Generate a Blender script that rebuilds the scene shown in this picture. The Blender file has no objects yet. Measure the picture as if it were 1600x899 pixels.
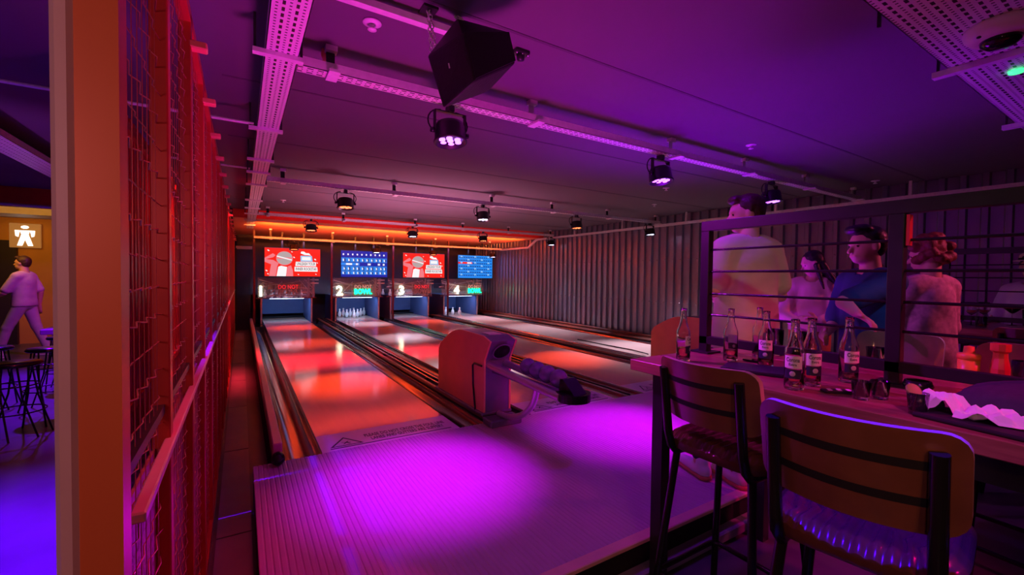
import bpy, math, random
import numpy as np
from mathutils import Vector, Matrix
random.seed(7)
SC = bpy.context.scene
COL = SC.collection
PI = math.pi
R = math.radians

# ------------------------------------------------------------------ camera
cam_d = bpy.data.cameras.new('camera')
cam_d.sensor_width = 36.0
cam_d.lens = 681.254 / 1600 * 36.0
cam_d.clip_start = 0.02
cam = bpy.data.objects.new('camera', cam_d)
COL.objects.link(cam)
_r = Vector((0.850, -0.527, 0.012)).normalized()
_f = Vector((0.5272, 0.8494, -0.0250)).normalized()
_r = (_r - _f * _r.dot(_f)).normalized()
_u = _r.cross(_f)
cam.matrix_world = Matrix(((_r.x, _u.x, -_f.x, 0), (_r.y, _u.y, -_f.y, 0), (_r.z, _u.z, -_f.z, 1.257), (0, 0, 0, 1)))
SC.camera = cam

# ------------------------------------------------------------------ world, exposure
w = bpy.data.worlds.new('world'); SC.world = w; w.use_nodes = True
w.node_tree.nodes['Background'].inputs[0].default_value = (0.10, 0.02, 0.16, 1)
w.node_tree.nodes['Background'].inputs[1].default_value = 0.02
SC.view_settings.view_transform = 'Standard'
SC.view_settings.look = 'None'
SC.view_settings.gamma = 1.0
SC.view_settings.exposure = 0.0

def area(name, loc, target, size, power, color, sy=None, spread=180):
    l = bpy.data.lights.new(name, 'AREA'); l.energy = power; l.color = color; l.size = size
    if sy: l.shape = 'RECTANGLE'; l.size_y = sy
    l.spread = R(spread)
    o = bpy.data.objects.new(name, l); COL.objects.link(o); o.location = loc
    o.rotation_euler = (Vector(target) - Vector(loc)).to_track_quat('-Z', 'Y').to_euler()
    return o
def spot(name, loc, target, power, color, angle=60, blend=0.8, radius=0.04, parent=None):
    l = bpy.data.lights.new(name, 'SPOT'); l.energy = power; l.color = color
    l.spot_size = R(angle); l.spot_blend = blend; l.shadow_soft_size = radius
    o = bpy.data.objects.new(name, l); COL.objects.link(o); o.location = loc
    o.rotation_euler = (Vector(target) - Vector(loc)).to_track_quat('-Z', 'Y').to_euler()
    return o

# lamps without fixtures: the venue's LED wash, plus fills added for bounce and tint
RED = (1.0, 0.02, 0.02); MAG = (0.75, 0.0, 1.0); BLU = (0.06, 0.0, 1.0)
area('red_partition_fill', (0.14, 6.9, 2.34), (-0.15, 6.9, 0.8), 0.10, 70, (1.0, 0.02, 0.05), sy=6.6, spread=50)  # long red fill added beside the partition, no fixture there
spot('red_partition_fill', (0.35, 2.9, 2.42), (-0.15, 2.3, 1.1), 55, (1.0, 0.02, 0.08), 60, 0.8)  # red fill added for the mesh panels
spot('red_partition_fill', (0.30, 1.5, 2.42), (-0.15, 1.15, 1.1), 50, (1.0, 0.03, 0.08), 60, 0.9)  # red fill added for the nearest panels
spot('violet_partition_fill', (0.35, 1.7, 0.5), (-0.15, 1.1, 0.5), 6, (0.7, 0.0, 1.0), 80, 0.9)  # low violet fill added without a fixture
area('amber_wash_lamp', (0.3, -0.9, 1.5), (-0.17, 0.8, 1.25), 0.25, 2.8, (1.0, 0.20, 0.05))
area('pink_edge_fill', (-0.9, -0.6, 1.6), (-0.20, 0.8, 1.3), 0.3, 6, (1.0, 0.42, 0.55))  # added fill that tints the post trim pink
spot('blue_floor_lamp', (-1.2, 3.0, 2.4), (-1.15, 2.8, -0.2), 2600, (0.12, 0.0, 1.0), 80, 0.9)
spot('blue_floor_lamp', (-2.3, 8.6, 2.4), (-2.0, 7.8, -0.2), 1100, (0.16, 0.0, 1.0), 80, 0.9)
spot('magenta_lobby_lamp', (-1.4, 8.8, 2.4), (-3.2, 11.0, 0.8), 130, (0.7, 0.05, 0.8), 70, 0.8)
spot('red_slat_fill', (-1.5, 4.8, 2.4), (-0.75, 5.0, 1.2), 50, (1.0, 0.03, 0.10), 110, 0.8)  # red fill added to light the slats
area('amber_lobby_fill', (-3.4, 10.2, 2.15), (-3.2, 12.4, 1.7), 1.0, 16, (1.0, 0.42, 0.05))  # amber fill added on the lobby wall, no fixture
spot('blue_stool_lamp', (0.98, 0.44, 2.42), (1.19, 0.41, 0.90), 320, (0.05, 0.0, 1.0), 24, 0.6)
spot('magenta_table_lamp', (0.9, 2.35, 2.2), (2.1, 0.9, 0.88), 190, (0.75, 0.02, 1.0), 44, 0.8)
spot('red_table_lamp', (2.8, -1.0, 2.2), (2.3, 0.3, 0.88), 150, (1.0, 0.0, 0.22), 62, 0.8)
spot('warm_stool_fill', (0.2, -0.7, 1.9), (1.3, 0.6, 0.75), 13, (1.0, 0.40, 0.16), 70, 0.9)  # warm fill added on the stools, no fixture
spot('warm_people_lamp', (0.6, -1.0, 2.35), (2.78, 1.6, 1.1), 34, (1.0, 0.74, 0.60), 20, 0.7)
spot('magenta_people_fill', (0.9, 3.4, 2.3), (3.4, 1.7, 1.2), 110, (0.75, 0.10, 1.0), 34, 0.8)  # magenta fill added for the figures
spot('blue_shirt_fill', (2.2, 0.1, 2.4), (3.7, 1.2, 0.6), 50, (0.08, 0.30, 1.0), 24, 0.8)  # blue fill added for the navy shirt
spot('red_people_fill', (5.4, -0.4, 2.3), (4.2, 1.0, 1.1), 130, (1.0, 0.08, 0.25), 50, 0.8)  # red fill added for the figures behind the railing
area('orange_soffit_fill', (3.6, 10.2, 2.06), (3.6, 10.95, 2.34), 6.6, 150, (1.0, 0.17, 0.03), sy=0.05, spread=46)  # invisible lamp added to brighten the soffit, not a real LED strip
area('red_bulkhead_fill', (3.6, 9.65, 2.40), (3.6, 9.95, 2.42), 6.8, 3, (1.0, 0.03, 0.02), sy=0.04, spread=120)  # added red fill on the bulkhead face, no known source
area('violet_machine_fill', (3.5, 12.45, 2.1), (3.5, 13.0, 1.0), 6.0, 20, (0.28, 0.36, 1.0), sy=0.06, spread=130)  # bluish fill added for the machine hall
spot('purple_ceiling_fill', (0.8, 1.7, 0.15), (1.0, 2.6, 2.5), 250, (0.85, 0.03, 0.58), 112, 1.0, radius=0.35)  # added uplight standing in for floor bounce on trays and ceiling
spot('violet_ceiling_fill', (3.4, 2.7, 0.25), (3.4, 2.2, 2.5), 300, (0.34, 0.0, 1.0), 112, 1.0, radius=0.5)  # added uplight that tints the right part of the ceiling
spot('mauve_ceiling_fill', (2.4, 6.8, 0.25), (2.6, 7.2, 2.5), 560, (0.95, 0.30, 0.55), 128, 1.0, radius=0.4)  # added uplight standing in for lane bounce on the far ceiling
spot('violet_approach_fill', (2.3, 1.75, 2.42), (2.2, 2.1, 0.0), 40, (0.30, 0.0, 1.0), 115, 0.9)  # violet fill added over the approach, no fixture built
spot('violet_left_room_fill', (-2.2, 4.6, 0.1), (-1.7, 5.8, 2.5), 90, (0.6, 0.08, 1.0), 60, 0.9)  # added uplight that brightens the left room's cable tray
spot('napkin_fill', (0.6, -0.3, 2.4), (1.68, 0.33, 0.9), 60, (0.9, 0.05, 1.0), 18, 0.8)  # narrow magenta fill added to tint the napkins

# ------------------------------------------------------------------ materials
MATS = {}
def mat(name, color=(0.5, 0.5, 0.5), rough=0.5, metal=0.0, noise=0.15, scale=12.0, bump=0.0, emit=None, strength=1.0,
        trans=0.0, ior=1.45, coat=0.0, alpha=1.0, stretch=None):
    if name in MATS: return MATS[name]
    m = bpy.data.materials.new(name); m.use_nodes = True
    nt = m.node_tree; b = nt.nodes['Principled BSDF']
    b.inputs['Base Color'].default_value = (*color, 1)
    b.inputs['Roughness'].default_value = rough
    b.inputs['Metallic'].default_value = metal
    b.inputs['IOR'].default_value = ior
    b.inputs['Transmission Weight'].default_value = trans
    b.inputs['Coat Weight'].default_value = coat
    b.inputs['Alpha'].default_value = alpha
    if emit:
        b.inputs['Emission Color'].default_value = (*emit, 1)
        b.inputs['Emission Strength'].default_value = strength
    if noise > 0 or bump > 0:
        tc = nt.nodes.new('ShaderNodeTexCoord'); mp = nt.nodes.new('ShaderNodeMapping')
        nt.links.new(tc.outputs['Object'], mp.inputs[0])
        if stretch: mp.inputs['Scale'].default_value = stretch
        nz = nt.nodes.new('ShaderNodeTexNoise'); nz.inputs['Scale'].default_value = scale
        nz.inputs['Detail'].default_value = 4
        nt.links.new(mp.outputs[0], nz.inputs['Vector'])
        if noise > 0:
            mx = nt.nodes.new('ShaderNodeMix'); mx.data_type = 'RGBA'
            a = [max(0, c * (1 - noise)) for c in color]; d = [min(1, c * (1 + noise)) for c in color]
            mx.inputs['A'].default_value = (*a, 1); mx.inputs['B'].default_value = (*d, 1)
            nt.links.new(nz.outputs['Fac'], mx.inputs['Factor'])
            nt.links.new(mx.outputs['Result'], b.inputs['Base Color'])
        if bump > 0:
            bp = nt.nodes.new('ShaderNodeBump'); bp.inputs['Strength'].default_value = bump
            bp.inputs['Distance'].default_value = 0.01
            nt.links.new(nz.outputs['Fac'], bp.inputs['Height'])
            nt.links.new(bp.outputs['Normal'], b.inputs['Normal'])
    MATS[name] = m
    return m

def perforated(name, color, across, along, rough=0.35, metal=0.6):
    """galvanised cable tray: rows of punched round holes and slots, by object coordinates"""
    m = bpy.data.materials.new(name); m.use_nodes = True; nt = m.node_tree; b = nt.nodes['Principled BSDF']
    b.inputs['Roughness'].default_value = rough; b.inputs['Metallic'].default_value = metal
    N = nt.nodes.new; L = nt.links.new
    tc = N('ShaderNodeTexCoord'); sp = N('ShaderNodeSeparateXYZ'); L(tc.outputs['Object'], sp.inputs[0])
    def cell(sock, per, size, off=0.0):
        a = N('ShaderNodeMath'); a.operation = 'MULTIPLY_ADD'; L(sock, a.inputs[0]); a.inputs[1].default_value = 1 / per; a.inputs[2].default_value = off
        f = N('ShaderNodeMath'); f.operation = 'FRACT'; L(a.outputs[0], f.inputs[0])
        s = N('ShaderNodeMath'); s.operation = 'SUBTRACT'; L(f.outputs[0], s.inputs[0]); s.inputs[1].default_value = 0.5
        v = N('ShaderNodeMath'); v.operation = 'ABSOLUTE'; L(s.outputs[0], v.inputs[0])
        c = N('ShaderNodeMath'); c.operation = 'LESS_THAN'; L(v.outputs[0], c.inputs[0]); c.inputs[1].default_value = size
        return c.outputs[0]
    ax = {'X': 0, 'Y': 1}
    sa = sp.outputs[ax[across]]; sl = sp.outputs[ax[along]]
    def mul(p, q, op='MULTIPLY'):
        k = N('ShaderNodeMath'); k.operation = op; L(p, k.inputs[0]); L(q, k.inputs[1]); return k.outputs[0]
    slots = mul(cell(sa, 0.05, 0.12), cell(sl, 0.05, 0.3))
    dots = mul(cell(sa, 0.05, 0.10, 0.5), cell(sl, 0.025, 0.16))
    both = mul(slots, dots, 'MAXIMUM')
    mx = N('ShaderNodeMix'); mx.data_type = 'RGBA'; L(both, mx.inputs['Factor'])
    mx.inputs['A'].default_value = (*color, 1); mx.inputs['B'].default_value = (0.01, 0.01, 0.012, 1)
    L(mx.outputs['Result'], b.inputs['Base Color'])
    inv = N('ShaderNodeMath'); inv.operation = 'SUBTRACT'; inv.inputs[0].default_value = metal; L(both, inv.inputs[1])
    L(inv.outputs[0], b.inputs['Metallic'])
    MATS[name] = m
    return m

def wood(name, c1, c2, scale, rough=0.4, stretch=(1, 10, 10)):
    m = bpy.data.materials.new(name); m.use_nodes = True; nt = m.node_tree; b = nt.nodes['Principled BSDF']
    tc = nt.nodes.new('ShaderNodeTexCoord'); mp = nt.nodes.new('ShaderNodeMapping'); mp.inputs['Scale'].default_value = stretch
    nz = nt.nodes.new('ShaderNodeTexNoise'); nz.inputs['Scale'].default_value = scale; nz.inputs['Detail'].default_value = 6; nz.inputs['Distortion'].default_value = 0.6
    cr = nt.nodes.new('ShaderNodeValToRGB'); cr.color_ramp.elements[0].position = 0.35; cr.color_ramp.elements[1].position = 0.68
    cr.color_ramp.elements[0].color = (*c1, 1); cr.color_ramp.elements[1].color = (*c2, 1)
    L = nt.links.new
    L(tc.outputs['Object'], mp.inputs[0]); L(mp.outputs[0], nz.inputs['Vector']); L(nz.outputs['Fac'], cr.inputs[0]); L(cr.outputs[0], b.inputs['Base Color'])
    b.inputs['Roughness'].default_value = rough
    MATS[name] = m
    return m

black = mat('black_powder_coat', (0.02, 0.02, 0.022), 0.35, noise=0.3, bump=0.05)
blackgloss = mat('black_gloss_tube', (0.012, 0.012, 0.014), 0.18, noise=0.2)
matteblack = mat('matte_black', (0.012, 0.012, 0.014), 0.8, noise=0.3)
galv = mat('galvanised_steel', (0.78, 0.76, 0.78), 0.45, 0.15, noise=0.2, scale=30)
chrome = mat('chrome', (0.7, 0.7, 0.72), 0.15, 1.0, noise=0.1)
plastic_w = mat('white_plastic', (0.8, 0.8, 0.8), 0.4, noise=0.05)
red_paint = mat('red_painted_steel', (0.55, 0.04, 0.03), 0.3, 0.2, noise=0.2)
glass = mat('clear_glass', (1, 1, 1), 0.0, noise=0, trans=1.0, ior=1.45)
tray_y = perforated('tray_metal_y', (0.80, 0.78, 0.80), 'X', 'Y', 0.4, 0.15)
tray_x = perforated('tray_metal_x', (0.80, 0.78, 0.80), 'Y', 'X', 0.4, 0.15)

# ------------------------------------------------------------------ mesh building
class MB:
    def __init__(s): s.v = []; s.f = []; s.sm = []
    def add(s, vs, fs, smooth=False, M=None):
        o = len(s.v)
        if M is not None: vs = [tuple(M @ Vector(q)) for q in vs]
        s.v += [tuple(q) for q in vs]; s.f += [tuple(i + o for i in f) for f in fs]; s.sm += [smooth] * len(fs)
        return s
    def box(s, x0, x1, y0, y1, z0, z1, M=None, bev=0.0):
        if bev <= 0:
            v = [(x, y, z) for z in (z0, z1) for y in (y0, y1) for x in (x0, x1)]
            return s.add(v, [(0, 2, 3, 1), (4, 5, 7, 6), (0, 1, 5, 4), (2, 6, 7, 3), (0, 4, 6, 2), (1, 3, 7, 5)], False, M)
        b = min(bev, (x1 - x0) / 2.01, (y1 - y0) / 2.01, (z1 - z0) / 2.01)
        pts = [(x0 + b, y0), (x1 - b, y0), (x1, y0 + b), (x1, y1 - b), (x1 - b, y1), (x0 + b, y1), (x0, y1 - b), (x0, y0 + b)]
        ins = [(x0 + b, y0 + b), (x1 - b, y0 + b), (x1 - b, y0 + b), (x1 - b, y1 - b), (x1 - b, y1 - b), (x0 + b, y1 - b), (x0 + b, y1 - b), (x0 + b, y0 + b)]
        v = [(*p, z0) for p in ins] + [(*p, z0 + b) for p in pts] + [(*p, z1 - b) for p in pts] + [(*p, z1) for p in ins]
        f = []
        for k in range(3):
            for i in range(8):
                j = (i + 1) % 8; f.append((k * 8 + i, k * 8 + j, k * 8 + 8 + j, k * 8 + 8 + i))
        f.append(tuple(range(7, -1, -1))); f.append(tuple(range(24, 32)))
        return s.add(v, f, False, M)
    def tube(s, pts, r, n=8, caps=True, closed=False, smooth=True):
        P = [Vector(p) for p in pts]; k = len(P); rs = r if isinstance(r, (list, tuple)) else [r] * k
        T = []
        for i in range(k):
            a = P[(i - 1) % k] if (closed or i > 0) else P[i]; b = P[(i + 1) % k] if (closed or i < k - 1) else P[i]
            T.append((b - a).normalized())
        ref = Vector((0, 0, 1)) if abs(T[0].z) < 0.9 else Vector((1, 0, 0))
        nrm = (ref - T[0] * ref.dot(T[0])).normalized(); vs = []
        for i in range(k):
            nrm = (nrm - T[i] * nrm.dot(T[i])).normalized(); bn = T[i].cross(nrm)
            for j in range(n):
                a = 2 * PI * j / n
                vs.append(P[i] + (nrm * math.cos(a) + bn * math.sin(a)) * rs[i])
        fs = []
        for i in range(k if closed else k - 1):
            i2 = (i + 1) % k
            for j in range(n):
                j2 = (j + 1) % n; fs.append((i * n + j, i * n + j2, i2 * n + j2, i2 * n + j))
        s.add(vs, fs, smooth)
        if caps and not closed:
            s.add(vs[:n], [tuple(range(n - 1, -1, -1))]); s.add(vs[-n:], [tuple(range(n))])
        return s
    def lathe(s, prof, n=20, M=None, smooth=True, sx=1.0, sy=1.0):
        vs = []; fs = []; k = len(prof)
        for (r, z) in prof:
            for j in range(n):
                a = 2 * PI * j / n; vs.append((r * math.cos(a) * sx, r * math.sin(a) * sy, z))
        for i in range(k - 1):
            for j in range(n):
                j2 = (j + 1) % n; fs.append((i * n + j, i * n + j2, (i + 1) * n + j2, (i + 1) * n + j))
        if prof[0][0] > 1e-5: fs.append(tuple(range(n - 1, -1, -1)))
        if prof[-1][0] > 1e-5: fs.append(tuple(range((k - 1) * n, k * n)))
        return s.add(vs, fs, smooth, M)
    def prism(s, poly, a, b, axis='X', M=None, smooth=False):
        n = len(poly)
        def p3(u, v, t):
            return (t, u, v) if axis == 'X' else ((u, t, v) if axis == 'Y' else (u, v, t))
        vs = [p3(u, v, a) for u, v in poly] + [p3(u, v, b) for u, v in poly]
        s.add(vs, [tuple(range(n - 1, -1, -1)), tuple(range(n, 2 * n))], False, M)
        return s.add(vs, [(i, (i + 1) % n, n + (i + 1) % n, n + i) for i in range(n)], smooth, M)
    def ball(s, c, r, n=16, m=10, M=None):
        rx, ry, rz = (r, r, r) if not isinstance(r, (tuple, list)) else r
        vs = [(c[0], c[1], c[2] - rz)]; fs = []
        for i in range(1, m):
            t = -PI / 2 + PI * i / m
            for j in range(n):
                a = 2 * PI * j / n
                vs.append((c[0] + rx * math.cos(t) * math.cos(a), c[1] + ry * math.cos(t) * math.sin(a), c[2] + rz * math.sin(t)))
        vs.append((c[0], c[1], c[2] + rz))
        for j in range(n): fs.append((0, 1 + (j + 1) % n, 1 + j))
        for i in range(m - 2):
            for j in range(n):
                j2 = (j + 1) % n; fs.append((1 + i * n + j, 1 + i * n + j2, 1 + (i + 1) * n + j2, 1 + (i + 1) * n + j))
        t = 1 + (m - 2) * n
        for j in range(n): fs.append((t + j, t + (j + 1) % n, len(vs) - 1))
        return s.add(vs, fs, True, M)
    def grid(s, pts, smooth=True):
        a = len(pts); b = len(pts[0]); vs = [q for r in pts for q in r]
        return s.add(vs, [(i * b + j, i * b + j + 1, (i + 1) * b + j + 1, (i + 1) * b + j) for i in range(a - 1) for j in range(b - 1)], smooth)
    def mesh(s, name, m):
        me = bpy.data.meshes.new(name); me.from_pydata(s.v, [], s.f); me.materials.append(m)
        me.polygons.foreach_set('use_smooth', s.sm); me.update()
        return me
    def build(s, name, m, parent=None, loc=None, kind=None):
        o = bpy.data.objects.new(name, s.mesh(name, m)); COL.objects.link(o)
        if parent is not None: o.parent = parent
        if loc is not None: o.location = loc
        if kind: o['kind'] = kind
        return o
def fixnormals(o):
    import bmesh
    b = bmesh.new(); b.from_mesh(o.data); bmesh.ops.recalc_face_normals(b, faces=b.faces); b.to_mesh(o.data); b.free()
    return o
def tag(o, label=None, cat=None, group=None, kind=None):
    if label: o['label'] = label
    if cat: o['category'] = cat
    if group: o['group'] = group
    if kind: o['kind'] = kind
    return o
def thing(name, label, cat, loc=(0, 0, 0), rz=0.0, group=None):
    o = bpy.data.objects.new(name, None); COL.objects.link(o); o.location = loc; o.rotation_euler = (0, 0, rz)
    o.empty_display_size = 0.1
    return tag(o, label, cat, group)
def copy_tree(o, parent=None):
    c = o.copy(); COL.objects.link(c); c.parent = parent
    for ch in list(o.children): copy_tree(ch, c)
    return c
def dup(o, loc, rz, label, group=None):
    c = copy_tree(o); c.location = loc; c.rotation_euler = (0, 0, rz); c['label'] = label
    if group: c['group'] = group
    return c
def struct(name, mb, m, parent=None): return mb.build(name, m, parent, kind='structure' if parent is None else None)
def textmesh(name, body, size, m, parent=None, M=Matrix(), extrude=0.001, offset=0.0, align='CENTER', bend=None, width=None):
    cu = bpy.data.curves.new(name, 'FONT'); cu.body = body; cu.size = size; cu.extrude = extrude; cu.offset = offset
    cu.align_x = align; cu.align_y = 'CENTER'; cu.resolution_u = 2; cu.space_line = 0.95
    t = bpy.data.objects.new(name, cu); COL.objects.link(t)
    dg = bpy.context.evaluated_depsgraph_get()
    me = bpy.data.meshes.new_from_object(t.evaluated_get(dg)); bpy.data.objects.remove(t); bpy.data.curves.remove(cu)
    if width:
        xs = [v.co.x for v in me.vertices]; k = width / max(1e-6, max(xs) - min(xs))
        for v in me.vertices: v.co.x *= k
    if bend:
        for v in me.vertices:
            a = v.co.x / bend; rr = bend + v.co.z
            v.co = Vector((rr * math.sin(a), -rr * math.cos(a), v.co.y))
    me.transform(M); me.materials.clear(); me.materials.append(m); me.name = name
    o = bpy.data.objects.new(name, me); COL.objects.link(o)
    if parent is not None: o.parent = parent
    return o
# frame for text standing up and facing -Y
def up_facing(x, y, z): return Matrix.Translation((x, y, z)) @ Matrix.Rotation(PI / 2, 4, 'X')

LX = [0.48, 2.252, 3.755, 5.53]        # left edges of the four lanes
LW = 1.054
FOUL = 3.265
FZ = -0.2
CEIL = 2.50
MASK = 12.7

# ------------------------------------------------------------------ shell
carpet = mat('dark_floor', (0.10, 0.10, 0.11), 0.35, noise=0.4, scale=3, bump=0.05)
dark_paint = mat('dark_wall_paint', (0.035, 0.03, 0.04), 0.7, noise=0.2, scale=4)
ceil_m = mat('painted_ceiling', (0.13, 0.11, 0.13), 0.85, noise=0.10, scale=1.2)
struct('floor', MB().box(-6, 7.4, -3.5, 15, FZ - 0.1, FZ), carpet)
struct('ceiling', MB().box(-6, 7.4, -3.5, 9.95, CEIL, CEIL + 0.1), ceil_m)
struct('wall_front', MB().box(-6, 7.4, -3.6, -3.5, FZ, CEIL), dark_paint)
struct('wall_left', MB().box(-6.1, -6, -3.5, 15, FZ, 2.7), dark_paint)
struct('wall_back', MB().box(-0.14, 7.4, 14.6, 14.7, FZ, 2.7), dark_paint)
# raised walkway left of the lanes, grey sheets
wk = mat('grey_walkway_sheet', (0.22, 0.21, 0.22), 0.35, noise=0.25, scale=5)
ww = thing('side_walkway', 'grey sheeted walkway running between the red mesh partition and the first lane', 'walkway', (0, 0, 0))
for i in range(8):
    y0 = 1.45 + i * 1.35
    MB().box(-0.12, 0.045, y0 + 0.006, y0 + 1.344, FZ, FZ + 0.02).build('floor_sheet', wk, ww)
# soffit over the pin end
soff = mat('orange_soffit_paint', (0.85, 0.26, 0.10), 0.6, noise=0.12, scale=2)
redp = mat('red_bulkhead_paint', (0.62, 0.03, 0.02), 0.5, noise=0.12)
struct('trim_1', MB().box(-0.14, 7.3, 9.95, 10.0, 2.34, CEIL + 0.1), redp)
struct('trim_2', MB().box(-0.14, 7.3, 10.0, 14.6, 2.34, 2.38), soff)
# faint seams of the ceiling boards
seam = MB()
for y in (0.6, 1.9, 3.3, 4.7, 7.2, 8.6): seam.box(-0.1, 7.1, y, y + 0.02, CEIL - 0.003, CEIL)
struct('trim_4', seam, mat('ceiling_joint', (0.09, 0.075, 0.09), 0.8))

# right wall: corrugated sheets, each a panel
cor = mat('corrugated_dark_steel', (0.33, 0.33, 0.42), 0.33, 0.75, noise=0.25, scale=6, stretch=(1, 1, 0.3))
wr = MB().box(7.22, 7.32, -3.5, 14.7, FZ, 2.7).build('wall_right', dark_paint); wr['kind'] = 'structure'
pitch = 0.183; ribs = 6
def corr_mesh():
    pr = []
    for i in range(ribs):
        b = i * pitch
        pr += [(b, 0.0), (b + 0.012, 0.042), (b + 0.062, 0.042), (b + 0.080, 0.012), (b + 0.082, 0.0)]
    pr.append((ribs * pitch, 0.0))
    g = [[(-d, y, 0.0) for (y, d) in pr], [(-d, y, 2.62) for (y, d) in pr]]
    m = MB(); m.grid(g, smooth=False); return m.mesh('wall_panel', cor)
cm = corr_mesh()
for i in range(16):
    o = bpy.data.objects.new('wall_panel', cm); COL.objects.link(o); o.parent = wr; o.location = (7.20, -3.4 + i * pitch * ribs, 0 - 0.05)
rv = MB()
for i in range(96):
    y = -3.4 + i * pitch + 0.037
    for z in (0.78, 1.62): rv.ball((7.152, y, z), 0.013, 8, 5)
rv.build('rivet_rows', mat('bright_rivet', (0.9, 0.9, 0.9), 0.2, 0.6, emit=None), wr)['kind'] = 'stuff'
# kick rail at wall foot
struct('baseboard_right', MB().box(7.02, 7.10, FOUL, 14.0, 0.0, 0.10, bev=0.01).box(6.98, 7.16, FOUL, 14.0, -0.2, 0.02), mat('dark_red_rail', (0.20, 0.07, 0.05), 0.3))
# side wall continuation left of lanes at pin end
0 and struct('wall_pin_side', MB().box(-0.14, -0.06, 12.35, 14.6, FZ, 2.2), dark_paint)

# ------------------------------------------------------------------ approach platform
app = thing('bowling_approach', 'raised approach platform of fine grooved decking lit magenta in front of the lanes', 'platform', (0, 0, 0))
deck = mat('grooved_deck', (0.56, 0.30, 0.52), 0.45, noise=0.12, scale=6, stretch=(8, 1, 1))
pr = []
x = 0.06
while x < 7.0:
    pr += [(x, -0.003), (x + 0.004, 0.0), (x + 0.020, 0.0), (x + 0.024, -0.003)]; x += 0.0275
g = [[(a, 1.47, z) for a, z in pr], [(a, FOUL, z) for a, z in pr]]
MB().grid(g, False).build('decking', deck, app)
MB().box(0.06, 7.0, 1.47, FOUL, -0.19, -0.004).build('platform_base', matteblack, app)
MB().box(0.06, 7.0, 1.41, 1.47, -0.02, 0.004, bev=0.004).build('edge_nosing', mat('pink_nosing', (0.85, 0.45, 0.45), 0.4), app)
MB().box(0.06, 7.0, 1.44, 1.47, -0.19, -0.02).build('riser', matteblack, app)
MB().box(0.10, 7.0, 1.375, 1.44, -0.19, -0.13, bev=0.008).build('step_ledge', mat('grey_step', (0.30, 0.28, 0.34), 0.3), app)

# ------------------------------------------------------------------ lanes
lane_m = mat('lacquered_lane', (0.66, 0.48, 0.38), 0.11, noise=0.10, scale=3, coat=0.0, stretch=(6, 0.4, 1))
foul_m = mat('foul_strip', (0.80, 0.72, 0.80), 0.25, noise=0.05)
ink = mat('dark_print', (0.05, 0.03, 0.06), 0.6, noise=0.1)
gut_m = mat('gutter_metal', (0.22, 0.19, 0.20), 0.16, 0.85, noise=0.2, scale=4)
wordn = ['first', 'second', 'third', 'fourth']
lanes = []
for k, lx in enumerate(LX):
    t = thing('bowling_lane', 'glossy bowling lane, %s from the left, %s' % (wordn[k], ['lit orange', 'lit white', 'lit orange beyond the ball return', 'lit white along the corrugated wall'][k]), 'bowling lane', (lx, FOUL, 0), 0, 'bowling lanes')
    MB().box(0, LW, 0.36, MASK - FOUL - 0.01, -0.05, 0.0).build('lane_bed', lane_m, t)
    MB().box(0, LW, 0.0, 0.36, -0.05, 0.001).build('foul_strip', foul_m, t)
    mk = MB()
    mk.box(0.06, LW - 0.06, 0.035, 0.047, 0.001, 0.0022)
    tri = [(0.06, 0.065), (0.30, 0.065), (0.18, 0.245)]
    c = Vector((0.18, 0.125))
    for i in range(3):
        a = Vector(tri[i]); b = Vector(tri[(i + 1) % 3]); ai = c + (a - c) * 0.78; bi = c + (b - c) * 0.78
        mk.add([(a.x, a.y, 0.002), (b.x, b.y, 0.002), (bi.x, bi.y, 0.002), (ai.x, ai.y, 0.002)], [(0, 1, 2, 3)])
    # slipping figure inside the triangle
    mk.add([(0.155, 0.10, 0.002), (0.168, 0.10, 0.002), (0.205, 0.15, 0.002), (0.192, 0.15, 0.002)], [(0, 1, 2, 3)])
    mk.add([(0.20, 0.09, 0.002), (0.213, 0.09, 0.002), (0.182, 0.135, 0.002), (0.170, 0.135, 0.002)], [(0, 1, 2, 3)])
    mk.add([(0.15, 0.135, 0.002), (0.215, 0.115, 0.002), (0.215, 0.123, 0.002), (0.15, 0.143, 0.002)], [(0, 1, 2, 3)])
    mk.build('warning_symbol', ink, t)
    textmesh('warning_text', 'PLEASE DO NOT CROSS THE FOUL LINE\nLANES AND GUTTERS ARE SLIPPERY', 0.085, ink, t, Matrix.Translation((0.66, 0.16, 0.0015)), 0.0004, 0.001, width=0.66)
    for side in (0, 1):
        gw = 0.218 if (k, side) in ((1, 1), (2, 0)) else 0.235
        x0 = -gw if side == 0 else LW
        rows = []
        for yy in (0.0, MASK - FOUL - 0.01):
            row = [(x0, yy, -0.002)]
            for i in range(13):
                a = PI * i / 12; row.append((x0 + gw / 2 - (gw / 2 - 0.0095) * math.cos(a), yy, -0.01 - 0.085 * math.sin(a)))
            row.append((x0 + gw, yy, -0.002)); rows.append(row)
        MB().grid(rows, True).build('gutter', gut_m, t)
    lanes.append(t)
struct_m = matteblack
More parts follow.
